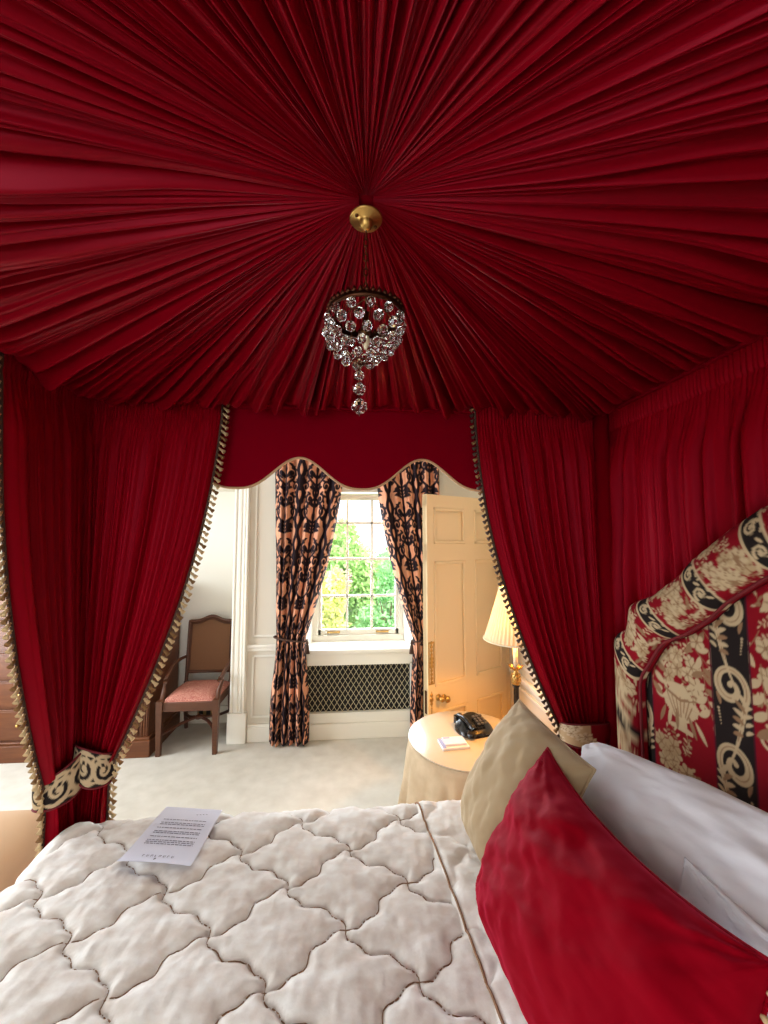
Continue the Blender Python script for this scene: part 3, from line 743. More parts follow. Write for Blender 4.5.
swag_curtain('bed_curtain', 'red bed curtain with cream tassels on the foot side, left of the two tied together', (-1.02, 1.60), (-1.02, 1.165), (-1.03, 1.585), (-1.04, 1.45), BZ+.022, .89, .04, 8, 21, (1, 0), .036, free='B', bulge=2.0, tie_drop=.06, tassel=.030, hw=.13)
swag_curtain('bed_curtain', 'red bed curtain with cream tassels beside the cane armchair, tied at the corner post', (-1.035, 1.548), (-.53, 1.548), (-1.005, 1.575), (-.905, 1.575), BZ+.022, .90, .04, 10, 33, (0, -1), .036, bulge=1.75, tie_drop=.055, tassel=.030, hw=.13)
swag_curtain('bed_curtain', 'red bed curtain with dark tassels hanging beside the table lamp and red post', (1.04, 1.556), (.505, 1.548), (1.01, 1.54), (.83, 1.53), BZ+.022, .93, .04, 10, 45, (0, -1), .036, bulge=1.9, tie_drop=.0, fringe=('fringe_brown', 'fringe_gold'), tcol=1, hw=.09, tassel=.022)

# pleated hanging behind the headboard
def head_hanging():
    NU, NV = 900, 60; u = np.linspace(0, 1, NU)[:, None]; z = np.r_[np.linspace(BZ, BZ-.14, 20), np.linspace(BZ-.15, .3, NV-20)][None, :]
    y = 1.575-u*1.79; hd = (BZ-z)/.075
    fh = fold_fn(120, 2, .25, .9)(u.ravel())[0][:, None]; f1 = fold_fn(22, 6, .9, .85)(u.ravel())[0][:, None]; f2 = fold_fn(60, 7, .8, .9)(u.ravel())[0][:, None]
    kh = np.exp(-np.maximum(hd-1, 0)/1.0); n1 = .35+1.3*(fbm(u*16, z*1.6, 3)+.5)
    f1 = np.convolve(np.pad(f1[:, 0], 4, 'edge'), np.hanning(11)[1:-1]/np.hanning(11)[1:-1].sum(), 'valid')[:, None]
    h = kh*fh*.008+(1-kh)*.004+smooth01((hd-.8)/3.0)*(.048*f1*n1+.012*f2*n1)-.004*np.exp(-((hd-1)/.1)**2)
    P = np.stack([np.broadcast_to(1.092-h, (NU, NV)), np.broadcast_to(y, (NU, NV)), np.broadcast_to(z, (NU, NV))], -1)
    o = MB().grid(P, flip=True).build('head_hanging', M['red_silk'], None, True, origin=(1.08, .65, .3))
    tag(o, 'gathered red fabric hanging behind the tapestry headboard', 'hanging')
head_hanging()

# ------------------------------------------------------------------ quilt
QZ = .722
qa = math.radians(-1.8); qc, qs = math.cos(qa), math.sin(qa)
def lattice(x, y, px=.335, py=.245, x0=-.016, y0=1.034):
    X = (x-x0)*qc+(y-y0)*qs; Y = -(x-x0)*qs+(y-y0)*qc
    p = X/px+Y/py; q = X/px-Y/py
    return p, q
def wob(t): return .075*np.sin(2*PI*t)+.028*np.sin(6*PI*t)
def quilt_h(x, y, **k):
    p, q = lattice(x, y, **k)
    pp_, qq_ = p+wob(q), q-wob(p)
    dp = np.abs(pp_-np.round(pp_)); dq = np.abs(qq_-np.round(qq_)); sc = .197
    d_ = np.minimum(dp, dq)*sc
    return d_, pp_, qq_
def edge_roll(t, lim, r=.10):
    """t beyond lim rolls over: returns position along axis and drop"""
    s = np.maximum(t-lim, 0); a = np.minimum(s/r, PI/2)
    pos = np.where(t < lim, t, lim+r*np.sin(a)); drop = np.where(t < lim, 0, r*(1-np.cos(a)))+np.maximum(s-r*PI/2, 0)
    return pos, drop
def quilt_surface(u, v, base_z, off, puff=.021, roll_lo_x=True, **k):
    x, dx = edge_roll(-u, .905) if roll_lo_x else (-u, np.zeros_like(u)); x = -x
    y, dy = edge_roll(v, 1.425, .085); y2, dy2 = edge_roll(-v, .14); y = np.where(v < 0, -y2, y); dy = np.where(v < 0, dy2, dy)
    z = base_z-np.maximum.reduce([dx, dy])-.25*np.minimum(dx, dy)
    z = z-.030*smooth01((np.abs(u+.1)-.55)/.6)*0
    P = np.stack([x, y, z], -1)
    gu = np.gradient(P, axis=0); gv = np.gradient(P, axis=1); n = np.cross(gu, gv); n /= np.linalg.norm(n, axis=-1, keepdims=True)+1e-9
    d_, pp_, qq_ = quilt_h(u, v, **k)
    dome = 1-np.exp(-d_/.010); dome = dome*.78+.22*np.clip(d_/.085, 0, 1)**.8
    wr = .008*fbm(u*15, v*17, 4)*np.clip(d_/.03, 0, 1)+.0075*fbm(u*62, v*34, 8)*np.clip(d_/.02, .2, 1)
    # short creases running out from the stitched line
    cr = .0035*fbm(u*70, v*70, 12, 2)*np.exp(-d_/.03)
    h = puff*dome+wr+cr+off
    return P+n*h[..., None], n
quilt = empty('quilt', (-.3, .65, .1), 'cream quilted bedspread with ogee stitching spread over the bed', 'quilt')
du_ = .0068
ug = np.arange(-1.46, .325, du_); vg = np.arange(-.62, 1.94, du_); U, V = np.meshgrid(ug, vg, indexing='ij')
Pq, nq = quilt_surface(U, V, QZ, 0)
MB().grid(Pq).build('quilted_top', M['quilt'], quilt)
# stitched lines lying in the grooves
from_pq = lambda P_, Q_, px=.335, py=.245, x0=-.016, y0=1.034: ((P_+Q_)/2*px, (P_-Q_)/2*py, x0, y0)
stm = MB()
def stitch_lines(stm, xr, yr, surf_u, surf_v, Psurf, **kw):
    px, py, x0, y0 = kw.get('px', .335), kw.get('py', .245), kw.get('x0', -.016), kw.get('y0', 1.034)
    q = np.linspace(-14, 14, 28*26+1)
    for fam in (0, 1):
        for n in range(-14, 15):
            # solve p+wob(q)=n  (or q-wob(p)=n)
            if fam == 0: p_, q_ = n-wob(q), q
            else: p_, q_ = q, n+wob(q)
            X = (p_+q_)/2*px; Y = (p_-q_)/2*py
            x = x0+X*qc-Y*qs; y = y0+X*qs+Y*qc
            ok = (x > xr[0]) & (x < xr[1]) & (y > yr[0]) & (y < yr[1])
            idx = np.where(ok)[0]
            if len(idx) < 4: continue
            for run in np.split(idx, np.where(np.diff(idx) > 1)[0]+1):
                if len(run) < 4: continue
                fi = (x[run]-surf_u[0])/(surf_u[1]-surf_u[0]); fj = (y[run]-surf_v[0])/(surf_v[1]-surf_v[0])
                i = np.clip(fi.astype(int), 0, len(surf_u)-2); j = np.clip(fj.astype(int), 0, len(surf_v)-2); a = (fi-i)[:, None]; b = (fj-j)[:, None]
                S3 = (Psurf[i, j]*(1-a)+Psurf[i+1, j]*a)*(1-b)+(Psurf[i, j+1]*(1-a)+Psurf[i+1, j+1]*a)*b
                stm.tube(S3, .0014, 5)
stitch_lines(stm, (-1.25, .30), (-.4, 1.7), ug, vg, Pq)
stm.build('stitching', M['stitch'], quilt)
# turned-back layer below the pillows
ug2 = np.arange(0, .80, du_); U2, V2 = np.meshgrid(ug2, vg, indexing='ij')
Ux = U2+.222+(1.5-V2)*.095
tb, n2 = quilt_surface(Ux, V2, QZ+.018, 0, puff=.012, roll_lo_x=False, px=.27, py=.30, x0=.36, y0=1.22)
roll_d = np.maximum(.026-U2, 0)/.026
tb = tb-n2*(.034*(1-np.sqrt(np.maximum(1-roll_d**2, 0))))[..., None]
ridge = .012*np.exp(-((U2-.055-.02*np.sin(V2*9))/.03)**2)*(1-smooth01((V2-1.05)/.25)); tb = tb+n2*ridge[..., None]
fb = MB().grid(tb).build('turned_back_layer', M['quilt'], quilt)
edge_line = tb[2]+np.array([-.004, 0, .001]); hm = MB(); hm.tube(edge_line[10:-10], .0032, 6); hm.build('hem_cord', M['stitch'], fb)

# ------------------------------------------------------------------ pillows and cushions
def cushion(name, label, cat, m, c00, c10, c01, c11, T, seed, pinch=.10, wr=.012, piping=None, parts=None, n=70, puffpow=.55, back=1.0, bow=0, pinch_lo=None, arch=0):
    """corners: (far low, near low, far up, near up); front is the side of the normal"""
    c00, c10, c01, c11 = map(lambda q: np.array(q, float), (c00, c10, c01, c11))
    a = np.linspace(-1, 1, n); U_, V_ = np.meshgrid(a, a, indexing='ij')
    U_ = np.sin(U_*PI/2)*.6+U_*.4; V_ = np.sin(V_*PI/2)*.6+V_*.4
    pk = np.where(V_ < 0, pinch if pinch_lo is None else pinch_lo, pinch)
    uu = U_*(1+pk*(np.abs(V_)**4)*np.abs(U_)**2); vv = V_*(1+pk*(np.abs(U_)**4)*np.abs(V_)**2)
    s_ = (uu+1)/2; t_ = (vv+1)/2
    base = (c00[None, None]*((1-s_)*(1-t_))[..., None]+c10*(s_*(1-t_))[..., None]+c01*((1-s_)*t_)[..., None]+c11*(s_*t_)[..., None])
    N = np.cross(c10-c00, c01-c00); N /= np.linalg.norm(N)
    upd = (c01+c11-c00-c10); upd /= np.linalg.norm(upd)
    base = base+upd*(arch*(1-U_**2)*((V_+1)/2)**1.5)[..., None]
    prof = np.maximum((1-U_**2)*(1-V_**2), 0)**puffpow
    ea = np.maximum(np.abs(U_), np.abs(V_))
    rad = np.arctan2(V_-np.sign(V_), U_-np.sign(U_))
    w1 = wr*fbm(U_*3+seed, V_*3, seed, 4)*np.clip(prof*3, 0, 1)*2
    w2 = wr*.8*fbm(rad*6+seed, np.hypot(1-np.abs(U_), 1-np.abs(V_))*1.0, seed+5, 3)*np.exp(-np.hypot(1-np.abs(U_), 1-np.abs(V_))/.45)*np.clip(prof*4, 0, 1)*2
    h = T*prof+w1+w2
    if bow: base = base+N*(bow*(1-U_**2))[..., None]
    front = base+N*h[..., None]; bk_ = base-N*(T*back*prof)[..., None]
    mb = MB().grid(front); mb.grid(bk_, flip=True)
    cen = base.mean((0, 1))
    root = empty(name, (cen[0], cen[1], min(front[..., 2].min(), bk_[..., 2].min())), label, cat)
    o = mb.build('cover', m, root)
    bm = bmesh.new(); bm.from_mesh(o.data); bmesh.ops.remove_doubles(bm, verts=bm.verts, dist=1e-5); bm.to_mesh(o.data); bm.free()
    if piping:
        loop = np.concatenate([base[:, 0], base[-1, 1:], base[::-1, -1][1:], base[0, ::-1][1:-1]]); pm = MB(); pm.tube(loop, .0035, 6, closed=True); pm.build('seam_piping', piping, root)
    return root, base, N

# far-left low / near low / far up / near up
cushion('pillow', 'plump white pillow leaning along the tapestry headboard', 'pillow', M['white_linen'], (.57, 1.19, .81), (.68, .40, .82), (.765, 1.24, 1.035), (.915, .42, 1.11), .125, 3, pinch=.0, pinch_lo=-.05, wr=.03, puffpow=.36, back=.5, arch=.05)
cushion('pillow', 'creased white pillow behind the red velvet cushion at the right edge', 'pillow', M['white_linen'], (.52, .74, .82), (.54, .10, .82), (.66, .755, 1.062), (.70, .12, 1.08), .055, 14, pinch=.04, wr=.06, back=.3)
cushion('cushion', 'tan velvet cushion leaning between the white pillow and the bedside table', 'cushion', M['tan_velvet'], (.365, 1.37, .77), (.39, .97, .77), (.60, 1.40, 1.11), (.62, 1.0, 1.10), .095, 5, pinch=.03, pinch_lo=-.10, wr=.013, piping=M['tan_velvet'], puffpow=.42, back=.6)
r_, base, N_ = cushion('cushion', 'large red velvet cushion in front of the pillows', 'cushion', M['red_velvet'], (.305, 1.05, .77), (.39, .47, .79), (.55, 1.095, 1.10), (.575, .53, 1.115), .105, 9, pinch=.03, pinch_lo=-.09, wr=.022, piping=M['red_velvet'], puffpow=.42, back=.5, arch=-.035)
ft = MB(); ed = base[-1]; dd = np.r_[0, np.cumsum(np.linalg.norm(np.diff(ed, axis=0), axis=1))]; n = 26
for i in range(n):
    t = dd[-1]*(i+.5)/n; p = np.array([np.interp(t, dd, ed[:, k]) for k in range(3)])
    ft.lathe([(.001, -.004), (.0045, .0), (.0048, .004), (.003, .008), (.001, .010)], tuple(p), 8, i % 2, axis=(.1, -1, -.1))
ft.build('tufted_trim', [M['red_velvet'], M['fringe_cream']], r_)

# ------------------------------------------------------------------ letter on the quilt
let = empty('letter', (-.575, 1.36, .745), 'printed white letter lying flat on the quilt', 'letter')
L00, L10, L01, L11 = map(np.array, ((-.688, 1.249, 0), (-.466, 1.215, 0), (-.662, 1.498, 0), (-.458, 1.465, 0)))
def letter_pt(s_, t_, lift=0):
    p = L00*(1-s_)*(1-t_)+L10*s_*(1-t_)+L01*(1-s_)*t_+L11*s_*t_
    z = (.7515)+.010*math.exp(-t_*9)+.004*math.sin(s_*PI)*math.exp(-t_*4)-.012*max(0, t_-.7)**1.0
    return (p[0], p[1], z+lift)
nl = 24; P = np.array([[letter_pt(i/nl, j/nl) for j in range(nl+1)] for i in range(nl+1)]); b_ = MB().grid(P); b_.grid(P-np.array([0, 0, .0006]), flip=True)
b_.build('sheet', M['paper'], let)
tx = MB(); rnd = random.Random(3)
def ink_bar(s0, s1, t0, t1):
    n = max(2, int((s1-s0)/.05)+1); Q = np.array([[letter_pt(lerp(s0, s1, i/n), t, .0008) for t in (t0, t1)] for i in range(n+1)]); tx.grid(Q)
# lines of writing read from the far side of the bed: each word a short bar
t_ = .75; 
for block in (1, 2, 1, 2, 1, 3):
    for ln in range(block):
        s_ = .14; end = .86 if ln < block-1 or block == 1 else .86
        while s_ < end:
            wl_ = .02+.05*rnd.random(); ink_bar(s_, min(s_+wl_, end), t_-.011, t_); s_ += wl_+.012
        t_ -= .030
    t_ -= .030
    tx.build('printed_paragraph', M['ink'], let, False); tx = MB()
s_ = .55
for k in range(4): ink_bar(.62+.05*k, .65+.05*k, .86+.006*k, .868+.006*k)
tx.build('signature', M['ink'], let, False)
# letterhead, printed at the top of the sheet (the edge nearest the camera), read from the far side
lm = MB()
def mark(s0, s1, t0, t1):
    lm.add([letter_pt(s0, t0, .0009), letter_pt(s1, t0, .0009), letter_pt(s1, t1, .0009), letter_pt(s0, t1, .0009)], [(0, 1, 2, 3)])
for k in range(8):                       # eight widely spaced capitals, too small to read
    a_ = .27+.058*k
    mark(a_, a_+.009, .105, .140); mark(a_+.009, a_+.024, .105 if k % 2 else .133, .111 if k % 2 else .140)
    if k % 3: mark(a_+.022, a_+.029, .112, .140)
cr = [letter_pt(.475+.016*math.cos(a)*(1+.25*math.cos(3*a)), .070+.018*math.sin(a)*(1+.2*math.cos(4*a)), .0009) for a in np.linspace(0, 2*PI, 24, endpoint=False)]
lm.add(cr, [tuple(range(24))]); lm.build('letterhead', M['ink'], let, False)

# ------------------------------------------------------------------ chandelier
def chp(p): return p
CX, CY, CRZ = .018, .657, BZ+.062
ch_ = empty('chandelier', (CX, CY, CRZ), 'small crystal chandelier on a chain under the sunburst canopy', 'chandelier')
rs = MB(); rs.lathe([(.001, .0), (.028, 0), (.0300, -.002), (.028, -.005), (.013, -.006), (.0125, -.010), (.010, -.018), (.006, -.021), (.001, -.022)], (CX, CY, CRZ-.019), 32)
rose = rs.build('ceiling_rose', M['brass'], ch_)
for a in (.6, .6+PI): MB().lathe([(.001, .002), (.0035, .001), (.003, -.002), (.001, -.003)], (CX+.0205*math.cos(a), CY+.0205*math.sin(a), CRZ-.0245), 10).build('screw', M['old_brass'], rose)
RZZ = 2.092; RR = .0655
zt = CRZ-.045; cn = MB(); nlk = 9; zb_ = RZZ+.035
for k in range(nlk):
    z = lerp(zt, zb_, (k+.5)/nlk); hl = (zt-zb_)/nlk*.62; a = np.linspace(0, 2*PI, 14, endpoint=False)
    d0 = np.array([1, 0]) if k % 2 else np.array([0, 1])
    cn.tube([(CX+d0[0]*.0035*math.cos(q), CY+d0[1]*.0035*math.cos(q), z+hl*math.sin(q)) for q in a], .0011, 6, closed=True)
for k in range(3):
    a = k*2*PI/3+.4; cn.tube([(CX, CY, zb_), (CX+.6*RR*math.cos(a), CY+.6*RR*math.sin(a), zb_-.012), (CX+RR*math.cos(a), CY+RR*math.sin(a), RZZ)], .0011, 6)
cn.build('chain', M['old_brass'], ch_)
rg = MB(); a = np.linspace(0, 2*PI, 48, endpoint=False)
rg.lathe([(RR-.001, -.004), (RR+.0015, -.005), (RR+.0015, .006), (RR-.001, .006), (RR-.001, -.004)], (CX, CY, RZZ), 48, caps=False)
for k in range(40):
    q = k*2*PI/40; c = (CX+RR*math.cos(q), CY+RR*math.sin(q), RZZ+.007); rg.lathe([(.0005, -.003), (.0044, -.001), (.004, .003), (.0015, .006), (.0005, .009)], c, 6)
rg.build('ring_crown', M['bronze'], ch_)
lh_ = MB(); lh_.lathe([(.001, .03), (.006, .028), (.006, -.0), (.009, -.002), (.009, -.012), (.001, -.014)], (CX, CY, RZZ-.02), 16); lh_.tube([(CX, CY, RZZ+.012), (CX, CY, zb_)], .002, 6); lh_.build('lamp_holder', M['old_brass'], ch_)
MB().lathe([(.001, 0), (.006, -.002), (.008, -.01), (.005, -.02), (.001, -.026)], (CX, CY, RZZ-.034), 14).build('candle_bulb', M['candle'], ch_)
def bead_mesh(r):
    mb = MB(); mb.lathe([(.05*r, -r), (.55*r, -.86*r), (.95*r, -.3*r), (.95*r, .3*r), (.55*r, .86*r), (.05*r, r)], (0, 0, 0), 9); return mb
def bead(p, r, first=[None, None]):
    if first[0] is None:
        V = bead_mesh(1.0); o = V.build('crystal_bead', M['crystal'], None, False); first[0] = o; o.parent = ch_
    else:
        o = first[0].copy(); COL.objects.link(o); o.parent = ch_
    o.location = Vector(p)-Vector(ch_.location); o.scale = (r, r, r*.9); o.rotation_euler = (random.uniform(0, 3), random.uniform(0, 3), random.uniform(0, 3)); return o
random.seed(2); wires = MB()
rows = [(RR+.001, -.013, 13, .0085), (RR-.001, -.031, 13, .0094), (.057, -.048, 13, .0092), (.044, -.063, 10, .009), (.028, -.077, 7, .0085)]
for k, (r, dz, n, br_) in enumerate(rows):
    for i in range(n):
        q = (i+.5*(k % 2))*2*PI/n; bead((CX+r*math.cos(q)+.12*dz, CY+r*math.sin(q), RZZ+dz), br_)
for i in range(13):
    q = i*2*PI/13; wires.tube([(CX+r*math.cos(q)+.12*dz, CY+r*math.sin(q), RZZ+dz) for r, dz, _, _ in [(RR, 0, 0, 0)]+rows]+[(CX-.0105, CY, RZZ-.088)], .0005, 4)
zc = RZZ-.086
for r, gap in ((.0068, .002), (.0092, .0185), (.0116, .0245), (.0145, .031)):
    zc -= gap; bead((CX-.0105, CY, zc), r).rotation_euler = (0, 0, .3)
wires.tube([(CX-.0105, CY, RZZ-.086), (CX-.0105, CY, zc-.018)], .0006, 4)
wires.build('wire', M['old_brass'], ch_)

# ------------------------------------------------------------------ bedside table with cloth, glass, phone, pads, lamp
TX, TY, TZ, TR = .625, 2.16, .605, .318
def tablecloth():
    N, R = 360, 70; a = np.linspace(0, 2*PI, N, endpoint=False); P = np.zeros((R, N, 3))
    f, _ = fold_fn(22, 12, .5, 1.0)(np.linspace(0, 1, N, endpoint=False)); 
    f = np.convolve(np.r_[f[-3:], f, f[:3]], np.ones(7)/7, 'valid')
    for k in range(R):
        s_ = k/(R-1)
        if s_ < .3: r = TR*s_/.3; z = TZ; rr = np.full(N, max(r, .001))
        else:
            q = (s_-.3)/.7; rr = TR+.010*min(1, q*8)+.055*q+.085*smooth01(np.array(q*1.5))*(f-.5); z = TZ-.004-q*(TZ-.014) if q > .03 else TZ-.03*q
        P[k, :, 0] = TX+rr*np.cos(a); P[k, :, 1] = TY+rr*np.sin(a); P[k, :, 2] = z
    o = MB().grid(P, closev=True).build('tablecloth', M['cloth'], None, True, origin=(TX, TY, 0))
    tag(o, 'floor length beige cloth draped over the round bedside table', 'tablecloth')
tablecloth()
o = MB().lathe([(.001, 0), (TR-.001, 0), (TR+.003, .002), (TR+.003, .006), (TR-.001, .008), (.001, .008)], (TX, TY, TZ+.001), 72).build('glass_tabletop', M['tray_glass'], None, 'auto', origin=(TX, TY, TZ))
tag(o, 'round glass top lying on the beige tablecloth', 'table top')
GZ = TZ+.0095
# telephone
ph = empty('telephone', (.685, 2.24, GZ), 'black desk telephone on the round bedside table in front of the door', 'telephone')
R_ = Matrix.Rotation(math.radians(14), 3, 'Z')
def ploc(x, y, z): v = R_ @ Vector((x, y, 0)); return (.685+v.x, 2.225+v.y, GZ+z)
def pbox(mb, lo, hi, bev, tilt=0, m_=0):
    c = [(lo[k]+hi[k])/2 for k in range(3)]; d_ = [(hi[k]-lo[k])/2 for k in range(3)]; cw_ = ploc(*c)
    mb.box([cw_[k]-d_[k] for k in range(3)], [cw_[k]+d_[k] for k in range(3)], bev, m_, rot=R_ @ Matrix.Rotation(tilt, 3, 'X'), seg=4); return mb
b_ = MB()
n = 40; prof = []
for k in range(9):                                   # domed wedge body
    t = k/8; rx, ry = .105*(1-.5*t**2.6), .09*(1-.5*t**2.6); z = .058*t
    prof.append([ploc(rx*math.cos(q)*abs(math.cos(q))**-.25 if abs(math.cos(q)) > 1e-6 else 0, .012*t+ry*math.sin(q)*abs(math.sin(q))**-.25 if abs(math.sin(q)) > 1e-6 else 0, z+.018*t*math.sin(q)) for q in np.linspace(0, 2*PI, n, endpoint=False)])
b_.grid(np.array(prof), closev=True, flip=True); b_.f.append([tuple(8*n+i for i in range(n))]); b_.m.append(0)
b_.build('base', M['black_plastic'], ph)
hs = MB(); hp = []
for k in range(15):
    t = k/14*2-1; hp.append(ploc(-.05-.012*(1-t*t), .085*t, .045+.028*(1-t*t)))
hs.tube(hp, [.020 if abs(k-7) > 4 else .013 for k in range(15)], 12)
hs.tube([ploc(-.06, -.075, .015), ploc(-.06, -.075, .05)], .026, 14); hs.tube([ploc(-.06, .075, .02), ploc(-.06, .075, .055)], .026, 14)
hs.build('handset', M['black_plastic'], ph)
kp = MB()
for i in range(3):
    for j in range(4): pbox(kp, (-.005+i*.022, -.055+j*.02, .052+.0045*j), (.011+i*.022, -.042+j*.02, .060+.0045*j), .002, .2)
kp.build('keypad', M['grey_key'], ph, False)
# note pads
pd = empty('notepad', (.52, 2.085, GZ), 'white notepad lying by the telephone on the bedside table', 'notepad')
MB().box((.455, 2.03, GZ), (.60, 2.13, GZ+.011), .001, rot=Matrix.Rotation(.10, 3, 'Z')).build('pages', M['pad'], pd, False)
MB().box((.458, 2.028, GZ+.0112), (.475, 2.128, GZ+.0118), rot=Matrix.Rotation(.10, 3, 'Z')).build('glued_edge', M['pad_blue'], pd, False)
cd = empty('card_folder', (.525, 2.09, GZ+.0115), 'folded white card with blue print lying on the notepad', 'card')
MB().box((.475, 2.05, GZ+.0125), (.59, 2.125, GZ+.021), .001, rot=Matrix.Rotation(.06, 3, 'Z')).build('folded_card', M['paper'], cd, False)
MB().box((.480, 2.105, GZ+.0211), (.515, 2.118, GZ+.0215), rot=Matrix.Rotation(.06, 3, 'Z')).build('printed_mark', M['pad_blue'], cd, False)
# lamp
LX, LY = .868, 2.06
lp = empty('table_lamp', (LX, LY, GZ), 'lit table lamp with pleated cream shade and black column on the bedside table', 'lamp')
MB().box((LX-.062, LY-.062, GZ), (LX+.062, LY+.062, GZ+.03), .006).box((LX-.042, LY-.042, GZ+.03), (LX+.042, LY+.042, GZ+.045), .005).build('base', M['black_lacquer'], lp, False)
MB().lathe([(.02, .045), (.022, .05), (.0145, .06), (.0145, .295), (.019, .30), (.019, .306), (.001, .307)], (LX, LY, GZ), 20).build('column', M['black_lacquer'], lp)
pi = MB(); prof = [(.012, .30), (.02, .312), (.024, .33), (.0245, .345), (.021, .362), (.012, .375), (.01, .385), (.014, .39), (.008, .395)]
pi.lathe([(r*1.0, z) for r, z in prof], (LX, LY, GZ), 20)
for k in range(5):
    for i in range(9):
        q = (i+.5*(k % 2))*2*PI/9; z = .318+k*.0115; r = np.interp(z, [p_[1] for p_ in prof], [p_[0] for p_ in prof]); pi.lathe([(.0005, -.0), (.0055, .0005), (.002, .004), (.0005, .0045)], (LX+r*math.cos(q), LY+r*math.sin(q), GZ+z), 4, axis=(math.cos(q), math.sin(q), .3))
for i in range(10):
    q = i*2*PI/10; pi.tube([(LX+.008*math.cos(q), LY+.008*math.sin(q), GZ+.385), (LX+.028*math.cos(q), LY+.028*math.sin(q), GZ+.398), (LX+.042*math.cos(q), LY+.042*math.sin(q), GZ+.412)], [.006, .005, .001], 5)
pi.build('pineapple_finial', M['old_brass'] if False else M['brass'], lp)
MB().lathe([(.012, .395), (.012, .50), (.001, .502)], (LX, LY, GZ), 16).build('candle_sleeve', M['candle'], lp)
sh = MB(); NS = 240; q = np.linspace(0, 2*PI, NS, endpoint=False); z0_, z1_ = 1.16, 1.435; r0_, r1_ = .162, .078; Ps = np.zeros((14, NS, 3)); pl_ = np.abs(((q*46/(2*PI)) % 1)*2-1)
for k in range(14):
    t = k/13; r = lerp(r0_, r1_, t)*(1+.018*math.sin(PI*t)*-1); rr = r+.0045*(pl_-.5)*lerp(1, .7, t); Ps[k, :, 0] = LX+rr*np.cos(q); Ps[k, :, 1] = LY+rr*np.sin(q); Ps[k, :, 2] = lerp(z0_, z1_, t)
shade = sh.grid(Ps, closev=True).build('lamp_shade', M['shade'], lp, False)
for r, z in ((r0_, z0_), (r1_, z1_)):
    tm = MB(); tm.tube([(LX+(r+.002)*math.cos(a_), LY+(r+.002)*math.sin(a_), z) for a_ in np.linspace(0, 2*PI, 60, endpoint=False)], .005, 6, closed=True)
    tm.build('shade_trim', M['candle'], shade)
ldat = bpy.data.lights.new('lamp_bulb', 'POINT'); ldat.energy = 30; ldat.color = (1, .43, .075); ldat.shadow_soft_size = .03
lo_ = bpy.data.objects.new('lamp_bulb', ldat); COL.objects.link(lo_); lo_.parent = lp; lo_.location = (0, 0, 1.29-GZ)

# ------------------------------------------------------------------ window curtains (salmon damask)
DM_BG, DM_INK = S(222, 158, 126), S(34, 22, 30)
DK = 1.4
dam = Canvas(.26*DK, .46*DK, 340, DM_BG)
def dsym(fn):
    for m_ in (1, -1): fn(lambda x: .13+m_*x, m_)
class _Scaled:
    def leaf(self, x, y, a, L, w, c, curl=0): dam.leaf(x*DK, y*DK, a, L*DK*1.05, w*DK*1.05, c, curl)
    def spiral(self, x, y, r, tn, a0, sg, w, c): return dam.spiral(x*DK, y*DK, r*DK, tn, a0, sg, w*DK*1.15, c)/DK
    def stroke(self, P, w, c): dam.stroke(np.array(P)*DK, np.asarray(w)*DK*1.55, c)
    def ellipse(self, x, y, a, b, c): dam.ellipse(x*DK, y*DK, a*DK, b*DK, c)
dmS = _Scaled()
def dm(X, m_):
    A_ = lambda a: a if m_ > 0 else PI-a
    for y, L, w in ((.02, .075, .012), (.04, .085, .011), (.06, .07, .012), (.085, .05, .010)):
        dmS.leaf(X(.004), y, A_(.9), L, w, DM_INK, -m_*1.3)
    dmS.leaf(X(0), .09, PI/2, .07, .013, DM_INK)
    for (cx_, cy_, r, tn, a0, sg) in ((.075, .155, .034, 1.3, -PI/2, 1), (.045, .235, .03, 1.3, PI/2, -1), (.085, .315, .034, 1.3, -PI/2, 1), (.05, .40, .028, 1.2, PI/2, -1)):
        P_ = dmS.spiral(X(cx_), cy_, r, tn, A_(a0), sg*m_, .0075, DM_INK)
        for k in range(0, 14, 3):
            a = math.atan2(P_[k][1]-cy_, P_[k][0]-X(cx_)); dmS.leaf(P_[k][0], P_[k][1], a+.7*sg*m_, .026, .007, DM_INK, .8*sg*m_)
    t = np.linspace(0, 1, 30); dmS.stroke(np.c_[[X(.03+.05*math.sin(2*PI*q*1.5)) for q in t], .10+t*.36], .0055, DM_INK)
    dmS.stroke(np.c_[[X(.115+.012*math.sin(2*PI*q*3)) for q in t], t*.46], .009, DM_INK)
    for y in (.18, .28, .36): dmS.leaf(X(.004), y, A_(1.1), .06, .011, DM_INK, -m_*1.1); dmS.leaf(X(.004), y+.02, A_(.3), .045, .009, DM_INK, m_*1.0)
    for y in (.05, .2, .33, .44): dmS.leaf(X(.12), y, A_(2.2), .05, .010, DM_INK, -m_*.8)
dsym(dm)
for y in (.2, .3, .42): dmS.ellipse(.13, y, .012, .022, DM_INK)
dmS.stroke([(.13, 0), (.13, .46)], .0055, DM_INK)
